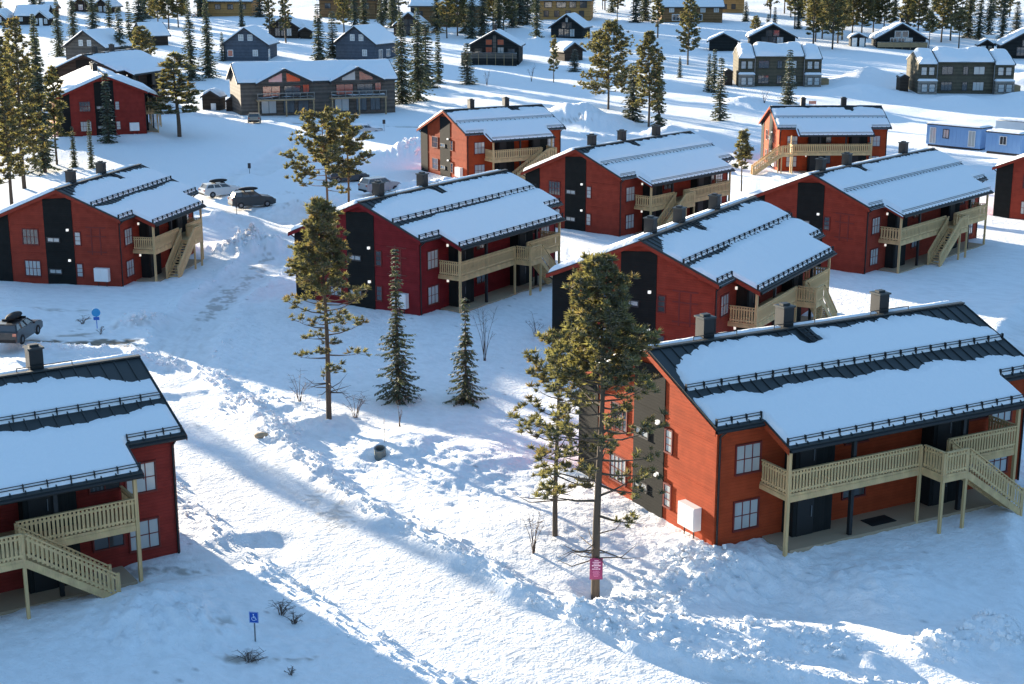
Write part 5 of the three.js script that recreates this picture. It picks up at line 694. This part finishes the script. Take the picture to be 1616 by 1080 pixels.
  const ice = []; const r = rng(4); for (let i = 0; i < 16; i++) { const x = (r() - 0.5) * 1.6, y = 0.9 + r() * 0.7; ice.push(rod([x, y, 0], [x + (r() - 0.5) * 0.08, y - 0.3 - r() * 0.5, (r() - 0.5) * 0.1], 0.02, 4), rod([x, y, 0], [x + 0.35 * (r() - 0.3), y + 0.1 * (r() - 0.5), 0.05], 0.02, 4)); }
  const ic = mesh('icy_twigs', merge(ice), new THREE.MeshPhysicalMaterial({ color: C(0.85, 0.87, 0.88), roughness: 0.3, clearcoat: 0.5 }), scene); ic.position.set(-11.2, ground(-11, -76.5), -76.6); ic.userData = { label: 'white ice-coated drooping twigs left of the foreground pine trunk', category: 'twigs' };
  const rk = new THREE.IcosahedronGeometry(0.3, 2); rk.scale(1.4, 0.6, 1); const stone = mesh('stone', rk, M.concrete, scene); stone.position.set(-13.4, ground(-13.4, -75.4) + 0.05, -75.4); stone.userData = { label: 'snow-dusted stone on the bank left of the foreground pine', category: 'stone' };
  const dr = thing('red_barrier', 'small red barrier in the snow behind the broadside red house', 'barrier', 49.2, ground(49.2, -244.2), -244.2); ubox('panel', -0.6, 0.6, 0.5, 1.0, 0, 0.06, M.glassRed, dr); ubox('leg', -0.5, -0.42, -0.3, 0.5, 0, 0.06, M.steel, dr); ubox('leg', 0.42, 0.5, -0.3, 0.5, 0, 0.06, M.steel, dr);
}
{ const h = HOUSES.A, u = 8.3, v = 5.9, m = thing('doormat', 'dark mat lying on the concrete under the nearest balcony', 'doormat', h.p[0] + u * h.c + v * h.s, h.p[1] + 0.062, h.p[2] - u * h.s + v * h.c, h.yaw * R); ubox('mat', -0.7, 0.7, 0, 0.03, -0.4, 0.4, M.cabinBlack, m); }
// broken clods of ploughed snow along the banks: nobody could count them
{
  const r = rng(9), variants = [0, 1, 2].map((s) => { const g = new THREE.IcosahedronGeometry(1, 1), p = g.attributes.position; for (let i = 0; i < p.count; i++) { const x = p.getX(i), y = p.getY(i), z = p.getZ(i), k = 0.62 + 0.25 * fbm(x * 1.7 + s * 9 + 20, y * 1.7 + z * 1.3 + 20, 2) + 0.5 * h2(Math.round(x * 50) + s * 37, Math.round(y * 50) * 3 + Math.round(z * 91)); p.setXYZ(i, x * k, y * k * 0.75, z * k); } g.computeVertexNormals(); return g; });
  const spots = [];
  const add = (x, z, s) => spots.push([x, z, s]);
  for (const [ri, n, zmin] of [[0, 1500, -95], [1, 260, -140]]) { const rd = ROADS[ri]; for (let i = 0; i < n; i++) { const k = Math.floor(r() * (rd.pts.length - 1)), [ax, az] = rd.pts[k], [bx, bz] = rd.pts[k + 1], t = r(), l = Math.hypot(bx - ax, bz - az), side = r() < 0.62 ? 1 : -1, e = side * (rd.w + 0.2 + 1.5 * r() * r() + 0.3 * r()), x = ax + (bx - ax) * t - (bz - az) / l * -e, z = az + (bz - az) * t + (bx - ax) / l * -e; if (z < zmin || z > -44) continue; add(x, z, 0.04 + 0.15 * r() * r()); } }
  for (const [cx, cz, rad, n, big] of [[8, -57.6, 1.8, 150, 0.2], [6.4, -55.4, 1.6, 110, 0.17], [4.6, -52.6, 2.2, 160, 0.18], [9, -50.4, 2.4, 170, 0.2], [11.8, -50.2, 1.2, 70, 0.2], [15.6, -49.9, 1.2, 90, 0.22], [18, -51, 1.4, 110, 0.26], [-15, -81, 2, 120, 0.16], [-12.6, -75.6, 1.4, 70, 0.18], [-23, -130, 2.4, 160, 0.26], [-18, -66.5, 2.2, 90, 0.1], [-26, -100, 1.4, 60, 0.15], [0, -118, 5, 110, 0.2], [24, -150, 4, 110, 0.3], [-10, -189, 4, 80, 0.4]]) for (let i = 0; i < n; i++) { const a = r() * 6.28, q = rad * Math.sqrt(r()); add(cx + Math.cos(a) * q, cz + Math.sin(a) * q, 0.04 + big * r() * r()); }
  const m4 = new THREE.Matrix4(), qt = new THREE.Quaternion(), eu = new THREE.Euler();
  variants.forEach((g, v) => { const sel = spots.filter((_, i) => i % 3 === v), im = new THREE.InstancedMesh(g, M.snow, sel.length); im.name = numbered('snow_clods'); im.userData = { kind: 'stuff', label: ['small broken clods of ploughed snow along the road banks', 'tumbled lumps of snow lying on the road banks', 'rounded lumps of snow scattered over the banks'][v], category: 'snow' }; sel.forEach(([x, z, s], i) => { eu.set(r() * 6, r() * 6, r() * 6); m4.compose(V(x, ground(x, z) + s * 0.25, z), qt.setFromEuler(eu), V(s, s * (0.7 + 0.4 * r()), s * (0.8 + 0.4 * r()))); im.setMatrixAt(i, m4); }); scene.add(im); });
}
scene.traverse((o) => { if (o.isMesh) { o.castShadow = true; o.receiveShadow = true; } });
renderer.render(scene, camera);
